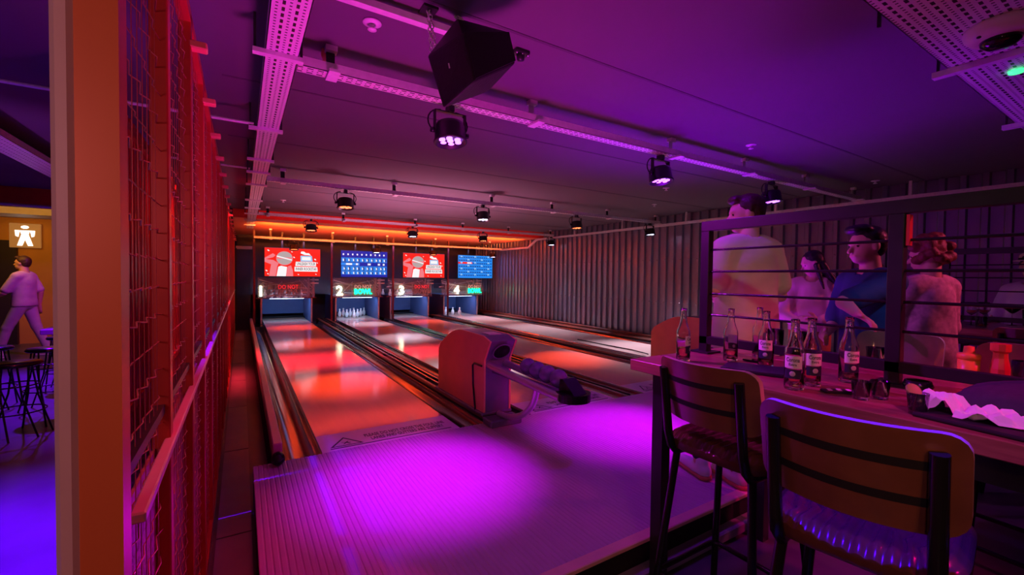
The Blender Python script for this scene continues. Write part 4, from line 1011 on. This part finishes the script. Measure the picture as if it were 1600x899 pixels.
# bag / dark folder at right with cable
t = thing('dark_bag', 'soft dark bag lying on the table at the right edge behind the napkins', 'bag', (1.88, 0.16, TT), R(4))
rows = []
for i in range(15):
    u = i / 14; row = []
    for j in range(21):
        v = j / 20
        z_ = 0.115 * (math.sin(PI * u) ** 0.45) * (math.sin(PI * min(1, 0.02 + v * 0.98)) ** 0.3) * (1 - 0.25 * v) + 0.006 * math.sin(9 * u + 7 * v)
        row.append((-0.14 + 0.26 * u, 0.24 - 0.55 * v, max(0.001, z_)))
    rows.append(row)
bg = MB().grid(rows, True); bg.build('bag_body', mat('dark_cloth', (0.03, 0.03, 0.045), 0.8, noise=0.3, scale=40, bump=0.3), t)
tag(MB().tube([(1.80, 0.34, TT + 0.03), (1.77, 0.30, TT + 0.022), (1.78, 0.24, TT + 0.012), (1.84, 0.18, TT + 0.012), (1.85, 0.08, TT + 0.01), (1.8, -0.05, TT + 0.006)], 0.0028, 6).build('charging_cable', plastic_w), 'thin white cable curling in front of the dark bag', 'cable')
# plate with crumpled napkins
t = thing('dark_tray', 'black serving board under the crumpled napkins', 'tray', (1.65, 0.31, TT), R(-8))
MB().box(-0.075, 0.085, -0.15, 0.12, 0.0, 0.012, bev=0.004).build('board', matteblack, t)
def napkin(c, sx, sy, h_, seed, label, rz):
    rn = random.Random(seed); n_ = 16; rows = []
    ph = [rn.random() * 6 for _ in range(8)]
    for i in range(n_ + 1):
        u = -1 + 2 * i / n_; row = []
        for j in range(n_ + 1):
            v = -1 + 2 * j / n_
            z_ = h_ * (max(0, 1 - 0.8 * abs(u + 0.2 * math.sin(3 * v + ph[0])) ** 1.2) * max(0, 1 - 0.7 * v * v)) + 0.010 * math.sin(5 * u + 4 * v + ph[1]) + 0.008 * math.sin(9 * u - 6 * v + ph[2]) + 0.006 * rn.random()
            row.append((u * sx * (1 + 0.15 * math.sin(3 * v + ph[3])), v * sy * (1 + 0.15 * math.sin(4 * u + ph[4])), max(0.002, z_)))
        rows.append(row)
    o = MB().grid(rows, False).build('crumpled_napkin', mat('white_tissue', (0.82, 0.80, 0.84), 0.8, noise=0.08), loc=c); o.rotation_euler = (0, 0, rz)
    so = o.modifiers.new('s', 'SOLIDIFY'); so.thickness = 0.0008
    tag(o, label, 'napkin', 'crumpled napkins')
napkin((1.685, 0.400, TT + 0.014), 0.042, 0.052, 0.05, 1, 'crumpled white napkin with a raised corner, left one on the board', 0.5)
napkin((1.655, 0.29, TT + 0.014), 0.038, 0.065, 0.026, 2, 'crumpled white napkin lying flatter, right one on the board', 0.1)
tag(MB().tube([(1.83, 0.385, TT + 0.02), (1.79, 0.345, TT + 0.03)], [0.012, 0.006], 8).build('pizza_crust', mat('crust_brown', (0.45, 0.22, 0.08), 0.7, noise=0.3, scale=40)), 'small brown crust piece above the napkins by the white cable', 'food')
tag(MB().ball((1.705, 0.43, TT + 0.024), (0.028, 0.034, 0.024), 12, 8).build('dark_cloth_ball', MATS['dark_cloth']), 'crumpled black cloth beside the shot glass with the lime wedge', 'cloth')
# sauce bottles
t = thing('sauce_bottle', 'squat yellow squeeze bottle with stepped cap behind the railing', 'bottle', (2.42, 0.50, TT))
MB().lathe([(0, 0), (0.030, 0), (0.032, 0.01), (0.032, 0.075), (0, 0.075)], 20).build('bottle_body', mat('yellow_plastic', (0.85, 0.48, 0.05), 0.35, noise=0.05), t)
MB().lathe([(0.034, 0.075), (0.034, 0.092), (0.030, 0.098), (0.017, 0.100), (0.015, 0.125), (0, 0.128)], 20).build('cap', mat('amber_cap', (0.80, 0.42, 0.06), 0.35), t)
t = thing('sauce_jar', 'orange ribbed pepper shaker right of the yellow squeeze bottle', 'shaker', (2.44, 0.42, TT))
MB().lathe([(0, 0), (0.026, 0), (0.028, 0.05), (0.021, 0.09), (0.020, 0.11), (0.028, 0.118), (0.028, 0.145), (0, 0.147)], 10, smooth=False).build('shaker_body', mat('orange_plastic', (0.62, 0.16, 0.04), 0.3), t)
tumbler(2.30, 0.335, 0.030, 0.036, 0.105, 'faceted glass jar at the right photo edge behind the railing')
# second table glasses
def wine_glass(x, y, label, kind):
    t = thing('stem_glass', label, 'glass', (x, y, TT), 0, 'stem glasses on the second table')
    if kind == 'wine': pf = [(0, 0.0), (0.034, 0.0), (0.034, 0.003), (0.004, 0.006), (0.004, 0.09), (0.02, 0.10), (0.042, 0.125), (0.046, 0.155), (0.038, 0.20), (0.0365, 0.20), (0.0445, 0.155), (0.040, 0.127), (0.018, 0.103), (0, 0.098)]
    else: pf = [(0, 0.0), (0.034, 0.0), (0.034, 0.003), (0.004, 0.006), (0.004, 0.10), (0.062, 0.155), (0.060, 0.156), (0.0, 0.105)]
    MB().lathe(pf, 22).build('glass_wall', glass, t)
    MB().lathe([(0, 0.107), (0.030, 0.1315), (0.0, 0.1315)] if kind != 'wine' else [(0, 0.104), (0.017, 0.1065), (0.036, 0.13), (0, 0.13)], 18).build('drink', mat('pink_drink', (0.85, 0.25, 0.15), 0.1, noise=0, trans=0.6), t)
wine_glass(5.45, 1.12, 'left one of the two balloon wine glasses on the second table', 'wine')
wine_glass(5.62, 1.08, 'right one of the two balloon wine glasses on the second table', 'wine')
wine_glass(5.75, 0.93, 'wide cocktail glass with orange drink on the second table', 'coupe')
tumbler(5.15, 1.18, 0.034, 0.040, 0.15, 'tall clear glass at the left end of the second table')
tumbler(5.85, 0.85, 0.034, 0.040, 0.14, 'tall clear glass right of the cocktail on the second table')
tumbler(5.25, 1.02, 0.032, 0.038, 0.09, 'short reddish tumbler before the wine glasses', drink=mat('red_drink', (0.6, 0.1, 0.05), 0.1, noise=0, trans=0.5))

# ------------------------------------------------------------------ people (implicit surfaces polygonised by surface nets)
def smin(a, b, k):
    h = np.clip(0.5 + 0.5 * (b - a) / k, 0, 1)
    return b + (a - b) * h - k * h * (1 - h)
def sdf_prim(p, X):
    if p[0] == 'c':
        a, b_, r0, r1 = np.array(p[1], float), np.array(p[2], float), p[3], p[4]
        ab = b_ - a; L2 = max(ab @ ab, 1e-9); tt = np.clip(((X - a) @ ab) / L2, 0, 1)
        return np.linalg.norm(X - a - tt[..., None] * ab, axis=-1) - (r0 + (r1 - r0) * tt)
    c, r_ = np.array(p[1], float), np.array(p[2], float)
    q = X - c
    if len(p) > 3 and p[3] is not None: q = q @ np.array(p[3])
    k0 = np.linalg.norm(q / r_, axis=-1); k1 = np.linalg.norm(q / (r_ * r_), axis=-1) + 1e-9
    return k0 * (k0 - 1) / k1
def bounds(p, pad):
    if p[0] == 'c':
        a, b_ = np.array(p[1], float), np.array(p[2], float); r_ = max(p[3], p[4]) + pad
        return np.minimum(a, b_) - r_, np.maximum(a, b_) + r_
    c = np.array(p[1], float); r_ = (max(p[2]) + pad)
    return c - r_, c + r_
def nets(prims, h=0.010, k=0.02, clip=None, grow=0.0, noise=0.0):
    lo = np.min([bounds(p, 0.03 + grow)[0] for p in prims], axis=0); hi = np.max([bounds(p, 0.03 + grow)[1] for p in prims], axis=0)
    n = np.ceil((hi - lo) / h).astype(int) + 2
    F = np.full(n, 0.2, np.float32)
    ax = [lo[i] + h * np.arange(n[i]) for i in range(3)]
    for p in prims:
        a, b_ = bounds(p, 0.06 + grow)
        i0 = np.clip(((a - lo) / h).astype(int), 0, n - 1); i1 = np.clip(((b_ - lo) / h).astype(int) + 2, 1, n)
        G = np.stack(np.meshgrid(*[ax[i][i0[i]:i1[i]] for i in range(3)], indexing='ij'), -1)
        d = sdf_prim(p, G) - grow
        kk = p[-1] if isinstance(p[-1], float) and p[0] == 'k' else k
        s_ = tuple(slice(i0[i], i1[i]) for i in range(3))
        F[s_] = smin(F[s_], d, kk)
    if clip or noise:
        G = np.stack(np.meshgrid(*ax, indexing='ij'), -1)
        if noise: F = F + noise * (np.sin(G[..., 0] * 70 + 3 * np.sin(G[..., 2] * 40)) * np.sin(G[..., 1] * 65 + 2) * np.sin(G[..., 2] * 55 + 2 * np.sin(G[..., 0] * 50)))
        if clip: F = np.maximum(F, clip(G))
    S = F < 0
    c = np.zeros(tuple(n - 1), np.int8)
    for dx in (0, 1):
        for dy in (0, 1):
            for dz in (0, 1): c += S[dx:n[0] - 1 + dx, dy:n[1] - 1 + dy, dz:n[2] - 1 + dz]
    act = (c > 0) & (c < 8); idx = -np.ones(act.shape, int); ids = np.argwhere(act); idx[act] = np.arange(len(ids))
    acc = np.zeros((len(ids), 3)); cnt = np.zeros(len(ids))
    cor_ = [(0, 0, 0), (1, 0, 0), (0, 1, 0), (1, 1, 0), (0, 0, 1), (1, 0, 1), (0, 1, 1), (1, 1, 1)]
    ed = [(0, 1), (2, 3), (4, 5), (6, 7), (0, 2), (1, 3), (4, 6), (5, 7), (0, 4), (1, 5), (2, 6), (3, 7)]
    for e0, e1 in ed:
        c0, c1 = np.array(cor_[e0]), np.array(cor_[e1])
        f0 = F[tuple((ids + c0).T)]; f1 = F[tuple((ids + c1).T)]; m_ = (f0 < 0) != (f1 < 0)
        tt = np.where(m_, f0 / (f0 - f1 + 1e-12), 0)
        acc += np.where(m_[:, None], c0 + tt[:, None] * (c1 - c0), 0); cnt += m_
    V_ = lo + h * (ids + acc / cnt[:, None]); faces = []
    for a in range(3):
        u, v = (a + 1) % 3, (a + 2) % 3
        sl0 = [slice(None)] * 3; sl1 = [slice(None)] * 3; sl0[a] = slice(0, n[a] - 1); sl1[a] = slice(1, n[a])
        x_ = S[tuple(sl0)] != S[tuple(sl1)]; e = np.argwhere(x_)
        e = e[(e[:, u] > 0) & (e[:, v] > 0) & (e[:, u] < n[u] - 1) & (e[:, v] < n[v] - 1)]
        du = np.zeros(3, int); dv = np.zeros(3, int); du[u] = 1; dv[v] = 1
        q = np.stack([idx[tuple((e - du - dv).T)], idx[tuple((e - dv).T)], idx[tuple(e.T)], idx[tuple((e - du).T)]], 1)
        ins = S[tuple(e.T)]; q[~ins] = q[~ins][:, ::-1]; faces.append(q)
    Q = np.concatenate(faces); Q = Q[(Q >= 0).all(1)]
    return V_, Q
def net_obj(name, prims, m, parent, **kw):
    V_, Q = nets(prims, **kw)
    me = bpy.data.meshes.new(name); me.from_pydata(V_.tolist(), [], Q.tolist()); me.materials.append(m)
    me.polygons.foreach_set('use_smooth', [True] * len(me.polygons)); me.update()
    o = bpy.data.objects.new(name, me); COL.objects.link(o); o.parent = parent
    return o

skin = mat('skin', (0.62, 0.36, 0.27), 0.5, noise=0.06, scale=20)
hair_d = mat('dark_brown_hair', (0.045, 0.02, 0.012), 0.5, noise=0.4, scale=50, bump=0.4)
hair_b = mat('black_hair', (0.012, 0.01, 0.012), 0.4, noise=0.4, scale=50, bump=0.3)
hair_r = mat('red_brown_hair', (0.16, 0.035, 0.02), 0.6, noise=0.5, scale=50, bump=0.5)
eye_m = mat('eye_dark', (0.05, 0.03, 0.02), 0.1, noise=0); denim = mat('dark_denim', (0.02, 0.025, 0.05), 0.8, noise=0.3, scale=60)
def hand(palm_from, wrist, palm_dir, side_dir, curl=0.3, s=1.0):
    """palm capsule group plus five fingers; palm_dir = direction of fingers, side_dir = thumb side"""
    w_ = Vector(wrist); d = Vector(palm_dir).normalized(); sd = Vector(side_dir); sd = (sd - d * sd.dot(d)).normalized(); nn = d.cross(sd).normalized()
    P_ = []
    for q in (-0.030, -0.010, 0.010, 0.030): P_.append(('c', w_ + d * 0.02 + sd * q * 0.6, w_ + d * 0.085 * s + sd * q, 0.016, 0.0125))
    for q, L_ in ((0.032, 0.068), (0.011, 0.076), (-0.011, 0.070), (-0.032, 0.055)):
        b0 = w_ + d * 0.085 * s + sd * q; d1 = (d + nn * curl * 0.4).normalized(); b1 = b0 + d1 * L_ * 0.5; d2 = (d + nn * curl * 1.4).normalized(); b2 = b1 + d2 * L_ * 0.5
        P_ += [('c', b0, b1, 0.0105, 0.0095), ('c', b1, b2, 0.0095, 0.0075)]
    t0 = w_ + d * 0.03 + sd * 0.025; t1 = t0 + (d * 0.5 + sd * 0.8).normalized() * 0.04; t2 = t1 + (d * 0.9 + sd * 0.35).normalized() * 0.032
    P_ += [('c', t0, t1, 0.015, 0.011), ('c', t1, t2, 0.011, 0.009)]
    return P_
def rotz(a): return np.array([[math.cos(a), -math.sin(a), 0], [math.sin(a), math.cos(a), 0], [0, 0, 1]])
def person(label, loc, yaw, H=1.78, head_yaw=0, head_pitch=0, arms=None, lean=(0, 0), shirt=None, pants=None, sleeve=0.75, hem=0.86, hair=None, hairstyle='short', sitting=False,
           feet=None, shoe=None, slim=1.0, hat=None, grow=0.012):
    """local frame: faces +Y, +X is the figure's right ... yaw turns it about Z"""
    t = thing('person', label, 'person', loc, yaw)
    s = H / 1.78
    def S(x_, y_, z_): # lean shifts everything above the pelvis
        k_ = max(0, z_ - 0.95) / 0.6
        return Vector((x_ + lean[0] * k_, y_ + lean[1] * k_, z_)) * s
    Rh = Matrix.Rotation(head_yaw, 3, 'Z') @ Matrix.Rotation(head_pitch, 3, 'X'); hc = S(0, 0.02, 1.655)
    def Hd(x_, y_, z_): return hc + (Rh @ Vector((x_, y_, z_))) * s
    RM = np.array(Rh)
    head = [('e', Hd(0, -0.008, 0.022), (0.077 * s, 0.096 * s, 0.098 * s), RM), ('e', Hd(0, 0.028, -0.045), (0.056 * s, 0.066 * s, 0.066 * s), RM), ('e', Hd(0, 0.062, -0.082), (0.026 * s, 0.024 * s, 0.020 * s), RM),
            ('c', Hd(0, 0.088, 0.008), Hd(0, 0.112, -0.026), 0.008 * s, 0.0135 * s), ('c', Hd(-0.035, 0.076, 0.030), Hd(0.035, 0.076, 0.030), 0.013 * s, 0.013 * s),
            ('c', Hd(-0.020, 0.086, -0.056), Hd(0.020, 0.086, -0.056), 0.0085 * s, 0.0085 * s), ('e', Hd(-0.078, -0.008, 0.0), (0.010 * s, 0.021 * s, 0.031 * s), RM), ('e', Hd(0.078, -0.008, 0.0), (0.010 * s, 0.021 * s, 0.031 * s), RM)]
    neck = [('c', S(0, -0.012, 1.47), Hd(0, -0.02, -0.06), 0.062 * s, 0.054 * s)]
    torso = [('e', S(0, 0, 1.31), (0.168 * slim * s, 0.112 * s, 0.20 * s)), ('e', S(0, 0.0, 1.10), (0.145 * slim * s, 0.103 * s, 0.18 * s)), ('e', S(0, -0.005, 0.95), (0.165 * slim * s, 0.118 * s, 0.13 * s)),
             ('c', S(-0.145, 0, 1.425), S(0.145, 0, 1.425), 0.062 * s, 0.062 * s), ('c', S(-0.10, -0.01, 1.45), S(0.10, -0.01, 1.45), 0.056 * s, 0.056 * s)]
    arms = arms or {}
    ap = []; sl = []; hands = []
    for sd in (-1, 1):
        sh = S(sd * 0.175 * slim, 0, 1.42); e_, w_, hd, ths = arms.get(sd, ((sd * 0.24, -0.03, 1.13), (sd * 0.25, 0.08, 0.90), (0, 0.2, -1), (0, 1, 0)))
        e_ = Vector(e_) * s; w_ = Vector(w_) * s
        ap += [('c', sh, e_, 0.052 * s, 0.040 * s), ('c', e_, w_, 0.041 * s, 0.027 * s)]
        hands += hand(None, w_, hd, ths, 0.5)
        end = sh + (e_ - sh) * min(1, sleeve); sl.append(('c', sh, end, 0.058 * s, (0.058 if sleeve < 1 else 0.046) * s))
        if sleeve > 1: sl.append(('c', e_, e_ + (w_ - e_) * 0.95, 0.046 * s, 0.036 * s))
    legs = []; pl = []; shoes = []
    for sd in (-1, 1):
        if sitting: hip = S(sd * 0.09, 0, 0.93); kn = Vector((sd * 0.12, 0.42, 0.90)) * s; an = Vector((sd * 0.12, 0.40, 0.48)) * s; ft = (an, an + Vector((0, 0.16, -0.05)))
        else:
            f_ = Vector(feet[sd]) if feet else Vector((sd * 0.11, 0, 0)); hip = S(sd * 0.09, 0, 0.92); an = f_ + Vector((0, 0, 0.095)); kn = (hip + an) / 2 + Vector((0, 0.03, 0.02))
            ft = (f_ + Vector((0, -0.03, 0.045)), f_ + Vector((0, 0.16, 0.035)))
        legs += [('c', hip, kn, 0.088 * s, 0.058 * s), ('c', kn, an, 0.056 * s, 0.038 * s), ('c', ft[0], ft[1], 0.036, 0.030)]
        pl += [('c', hip, kn, 0.096 * s, 0.068 * s), ('c', kn, an + (kn - an) * 0.10, 0.066 * s, 0.052 * s)]
        fdir = (ft[1] - ft[0]).normalized()
        shoes.append([('c', ft[0] - fdir * 0.015, ft[0] + fdir * 0.05, 0.043, 0.041), ('c', ft[0] + fdir * 0.05, ft[1] + fdir * 0.012, 0.043, 0.034), ('c', ft[0] + Vector((0, 0, 0.02)), ft[0] + Vector((0, 0, 0.05)), 0.042, 0.042)])
    net_obj('body', head + neck + torso + ap + hands + legs, skin, t, h=0.009, k=0.012)
    for sx in (-0.031, 0.031):
        MB().ball(tuple(Hd(sx, 0.0745, 0.010)), 0.0095 * s, 10, 8).build('eye', eye_m, t)
    if shirt:
        zc = hem * s
        neckc = S(0, 0, 1.505)
        cl_ = lambda G: np.maximum(zc - G[..., 2], 0.070 * s - np.linalg.norm((G - np.array(neckc)) * np.array([1, 1, 0.6]), axis=-1))
        tor2 = [('e', p[1], tuple(np.array(p[2]) * np.array([1.03, 1.08, 1.0]))) if p[0] == 'e' else p for p in torso]
        tor2 += [('c', S(-0.07, 0, 1.2), S(-0.075, 0, 0.80), 0.10 * s, 0.118 * s), ('c', S(0.07, 0, 1.2), S(0.075, 0, 0.80), 0.10 * s, 0.118 * s)]
        net_obj('shirt', tor2 + sl, shirt, t, h=0.010, k=0.03, clip=cl_, grow=grow, noise=0.0015)
    if pants: net_obj('trousers', [('e', S(0, -0.005, 0.95), (0.172 * slim * s, 0.125 * s, 0.12 * s))] + pl, pants, t, h=0.012, k=0.02, grow=0.004)
    if shoe:
        for sh_ in shoes:
            fl = min(min(p[1].z, p[2].z) for p in sh_)
            net_obj('shoe', sh_, shoe[0], t, h=0.006, k=0.015)
            z0 = 0.003
            base = [('c', Vector((p[1].x, p[1].y, 0.012)), Vector((p[2].x, p[2].y, 0.012)), 0.047, 0.040) for p in sh_[:2]]
            net_obj('shoe_sole', base, shoe[1], t, h=0.006, k=0.01, clip=lambda G: np.abs(G[..., 2] - 0.012) - 0.0115)
    if hair is not None:
        hp = [('e', Hd(0, -0.026, 0.050), (0.086 * s, 0.094 * s, 0.088 * s), RM)]
        if hairstyle == 'short': hp += [('e', Hd(0, -0.052, 0.010), (0.078 * s, 0.062 * s, 0.082 * s), RM), ('e', Hd(0, 0.052, 0.104), (0.062 * s, 0.045 * s, 0.030 * s), RM), ('c', Hd(-0.076, -0.015, 0.045), Hd(-0.078, -0.015, 0.02), 0.014, 0.010), ('c', Hd(0.076, -0.015, 0.045), Hd(0.078, -0.015, 0.02), 0.014, 0.010)]
        if hairstyle == 'quiff': hp += [('e', Hd(0, -0.050, 0.005), (0.078 * s, 0.062 * s, 0.085 * s), RM), ('e', Hd(0, 0.075, 0.115), (0.060 * s, 0.040 * s, 0.030 * s), RM), ('e', Hd(0, 0.03, 0.115), (0.07 * s, 0.06 * s, 0.035 * s), RM)]
        if hairstyle == 'curly':
            rn = random.Random(5)
            for i in range(46):
                a = rn.random() * 2 * PI; e = rn.uniform(-0.9, 1.4); rr_ = 0.105
                q = (rr_ * math.cos(a) * math.cos(e), -0.03 + rr_ * math.sin(a) * math.cos(e), 0.03 + rr_ * math.sin(e))
                if q[1] > 0.055 and q[2] < 0.09: continue
                hp.append(('e', Hd(*q), (0.038, 0.038, 0.036), None))
        if hairstyle == 'long':
            hp += [('e', Hd(0, -0.045, 0.0), (0.088 * s, 0.070 * s, 0.11 * s), RM)]
            for q in (-0.07, -0.035, 0.0, 0.035, 0.07): hp.append(('c', Hd(q, -0.06, -0.03), Hd(q * 1.5, -0.10, -0.30), 0.030, 0.014))
            for q in (-1, 1): hp.append(('c', Hd(q * 0.08, 0.0, -0.02), Hd(q * 0.11, 0.03, -0.26), 0.022, 0.010))
        fc = np.array(Hd(0, 0.095, -0.035)); ax_ = np.array(Rh @ Vector((0, 1, 0)))
        net_obj('hair', hp, hair, t, h=0.008, k=0.015, noise=0.003, clip=lambda G: 0.072 * s - np.linalg.norm((G - fc) * np.array([1, 1, 0.85]), axis=-1))
    if hat:
        hp = MB(); M = Matrix.Translation(Hd(0, -0.01, 0.075)) @ Rh.to_4x4()
        MB().lathe([(0.086, 0.0), (0.088, 0.02), (0.082, 0.055), (0.06, 0.072), (0, 0.076)], 24, M, sy=1.12).build('hat_crown', hat[0], t)
        MB().lathe([(0.0865, 0.0), (0.125, -0.006), (0.126, -0.002), (0.0865, 0.006)], 24, M, sy=1.1).build('hat_brim', hat[0], t)
        MB().lathe([(0.0885, 0.004), (0.091, 0.008), (0.0905, 0.026), (0.0875, 0.026)], 24, M, sy=1.12).build('hat_band', hat[1], t)
    return t
cream = mat('cream_shirt', (0.66, 0.58, 0.42), 0.8, noise=0.16, scale=7, stretch=(1, 1, 2.5), bump=0.1)
navy = mat('navy_tshirt', (0.02, 0.04, 0.13), 0.8, noise=0.15, scale=8)
pinkt = mat('pale_pink_top', (0.75, 0.48, 0.50), 0.7, noise=0.1)
pattern = mat('patterned_shirt', (0.55, 0.34, 0.42), 0.8, noise=0.75, scale=26)
pale = mat('pale_violet_shirt', (0.55, 0.5, 0.62), 0.8, noise=0.1)
white_c = mat('white_canvas', (0.72, 0.70, 0.76), 0.7, noise=0.1); gum = mat('gum_sole', (0.55, 0.20, 0.10), 0.6, noise=0.1)
L_ = -1; R_ = 1
# tall man in a cream shirt; his back to the camera, head turned left
person('tall dark-haired man in a loose cream shirt behind the railing, back turned', (2.76, 1.59, 0.006), R(-18), 1.79, head_yaw=R(60), head_pitch=R(-6),
       arms={L_: ((-0.265, -0.02, 1.17), (-0.10, 0.22, 1.24), (0.6, 0.8, 0.1), (0, 0, 1)), R_: ((0.265, 0.0, 1.14), (0.12, 0.24, 1.08), (-0.6, 0.8, 0.1), (0, 0, 1))},
       shirt=cream, pants=denim, sleeve=0.72, hem=0.80, hair=hair_d, feet={-1: (-0.30, 0.02, 0.0), 1: (-0.16, -0.14, 0.0)}, shoe=(white_c, gum), grow=0.024)
# man in navy t-shirt facing left, arm stretched out over the table
person('man with quiffed dark hair in a navy t-shirt, forearm held out over the bottles', (3.57, 1.20, FZ), R(62), 1.81, head_yaw=R(-4), head_pitch=R(-5),
       arms={L_: ((-0.20, 0.37, 1.30), (-0.33, 0.41, 1.25), (-0.8, -0.15, -0.45), (0.0, 0.8, 0.5)), R_: ((0.24, 0.05, 1.13), (0.10, 0.25, 1.06), (-0.8, 0.4, -0.1), (0, 0, 1))},
       shirt=navy, pants=denim, sleeve=0.85, hem=0.82, hair=hair_b, hairstyle='quiff', shoe=(matteblack, matteblack), lean=(0, 0.03), slim=0.95)
# woman with long black hair
person('woman with long black hair in a pale pink top between the cream and navy shirts', (4.34, 1.91, 0.006), R(118), 1.50, head_yaw=R(-75), head_pitch=R(-22),
       arms={L_: ((-0.24, 0.16, 1.14), (-0.05, 0.36, 1.08), (0.9, 0.3, 0), (0, 0, 1)), R_: ((0.26, 0.16, 1.12), (0.10, 0.38, 1.04), (-0.5, 0.8, 0), (0, 0, 1))},
       shirt=pinkt, pants=mat('orange_trousers', (0.5, 0.16, 0.06), 0.7), sleeve=1.2, hem=0.95, hair=hair_b, hairstyle='long', shoe=(matteblack, matteblack), lean=(0, 0.08), slim=0.88)
# curly haired person in patterned shirt
person('person with curly reddish hair in a mottled pink shirt, right of the middle upright', (4.33, 1.12, FZ), R(-25), 1.77, head_yaw=R(25), head_pitch=R(-10),
       arms={L_: ((-0.24, 0.06, 1.14), (-0.16, 0.28, 1.10), (0.3, 0.9, 0), (0, 0, 1)), R_: ((0.24, 0.04, 1.12), (0.14, 0.26, 1.08), (-0.4, 0.9, 0), (0, 0, 1))},
       shirt=pattern, pants=denim, sleeve=1.2, hem=0.75, hair=hair_r, hairstyle='curly', shoe=(matteblack, matteblack), grow=0.014, slim=0.92)
# person mostly hidden behind
person('half-hidden person with a pale violet sleeve behind the curly-haired one', (4.72, 1.60, 0.006), R(150), 1.40, shirt=pale, pants=denim, sleeve=0.8, hem=0.82, hair=hair_b, shoe=(matteblack, matteblack))
person('man in a pale hat with dark band and light violet shirt beyond the second table', (6.45, 0.92, FZ), R(70), 1.72, head_yaw=R(20),
       arms={L_: ((-0.28, 0.12, 1.16), (-0.22, 0.22, 1.38), (0.1, 0.3, 1), (0, 1, 0)), R_: ((0.25, 0.05, 1.12), (0.15, 0.28, 1.10), (-0.5, 0.8, 0), (0, 0, 1))},
       shirt=pale, pants=denim, sleeve=0.8, hem=0.8, hair=hair_b, hat=(mat('pale_hat', (0.72, 0.62, 0.60), 0.7), matteblack), shoe=(matteblack, matteblack))
# walker in the left room
person('person walking left in pale clothes in the left room beyond the partition', (-3.12, 10.6, FZ), R(75), 1.70, head_yaw=R(0),
       arms={L_: ((-0.22, 0.14, 1.14), (-0.20, 0.34, 1.02), (0, 1, 0.1), (0, 0, 1)), R_: ((0.22, -0.10, 1.14), (0.22, -0.08, 0.90), (0, 0.1, -1), (0, 1, 0))},
       shirt=mat('pale_walker_top', (0.62, 0.45, 0.62), 0.8), pants=mat('pale_trousers', (0.6, 0.55, 0.65), 0.8), sleeve=0.8, hem=0.9, hair=hair_d, feet={-1: (-0.1, 0.28, 0), 1: (0.1, -0.26, 0)}, shoe=(white_c, white_c))
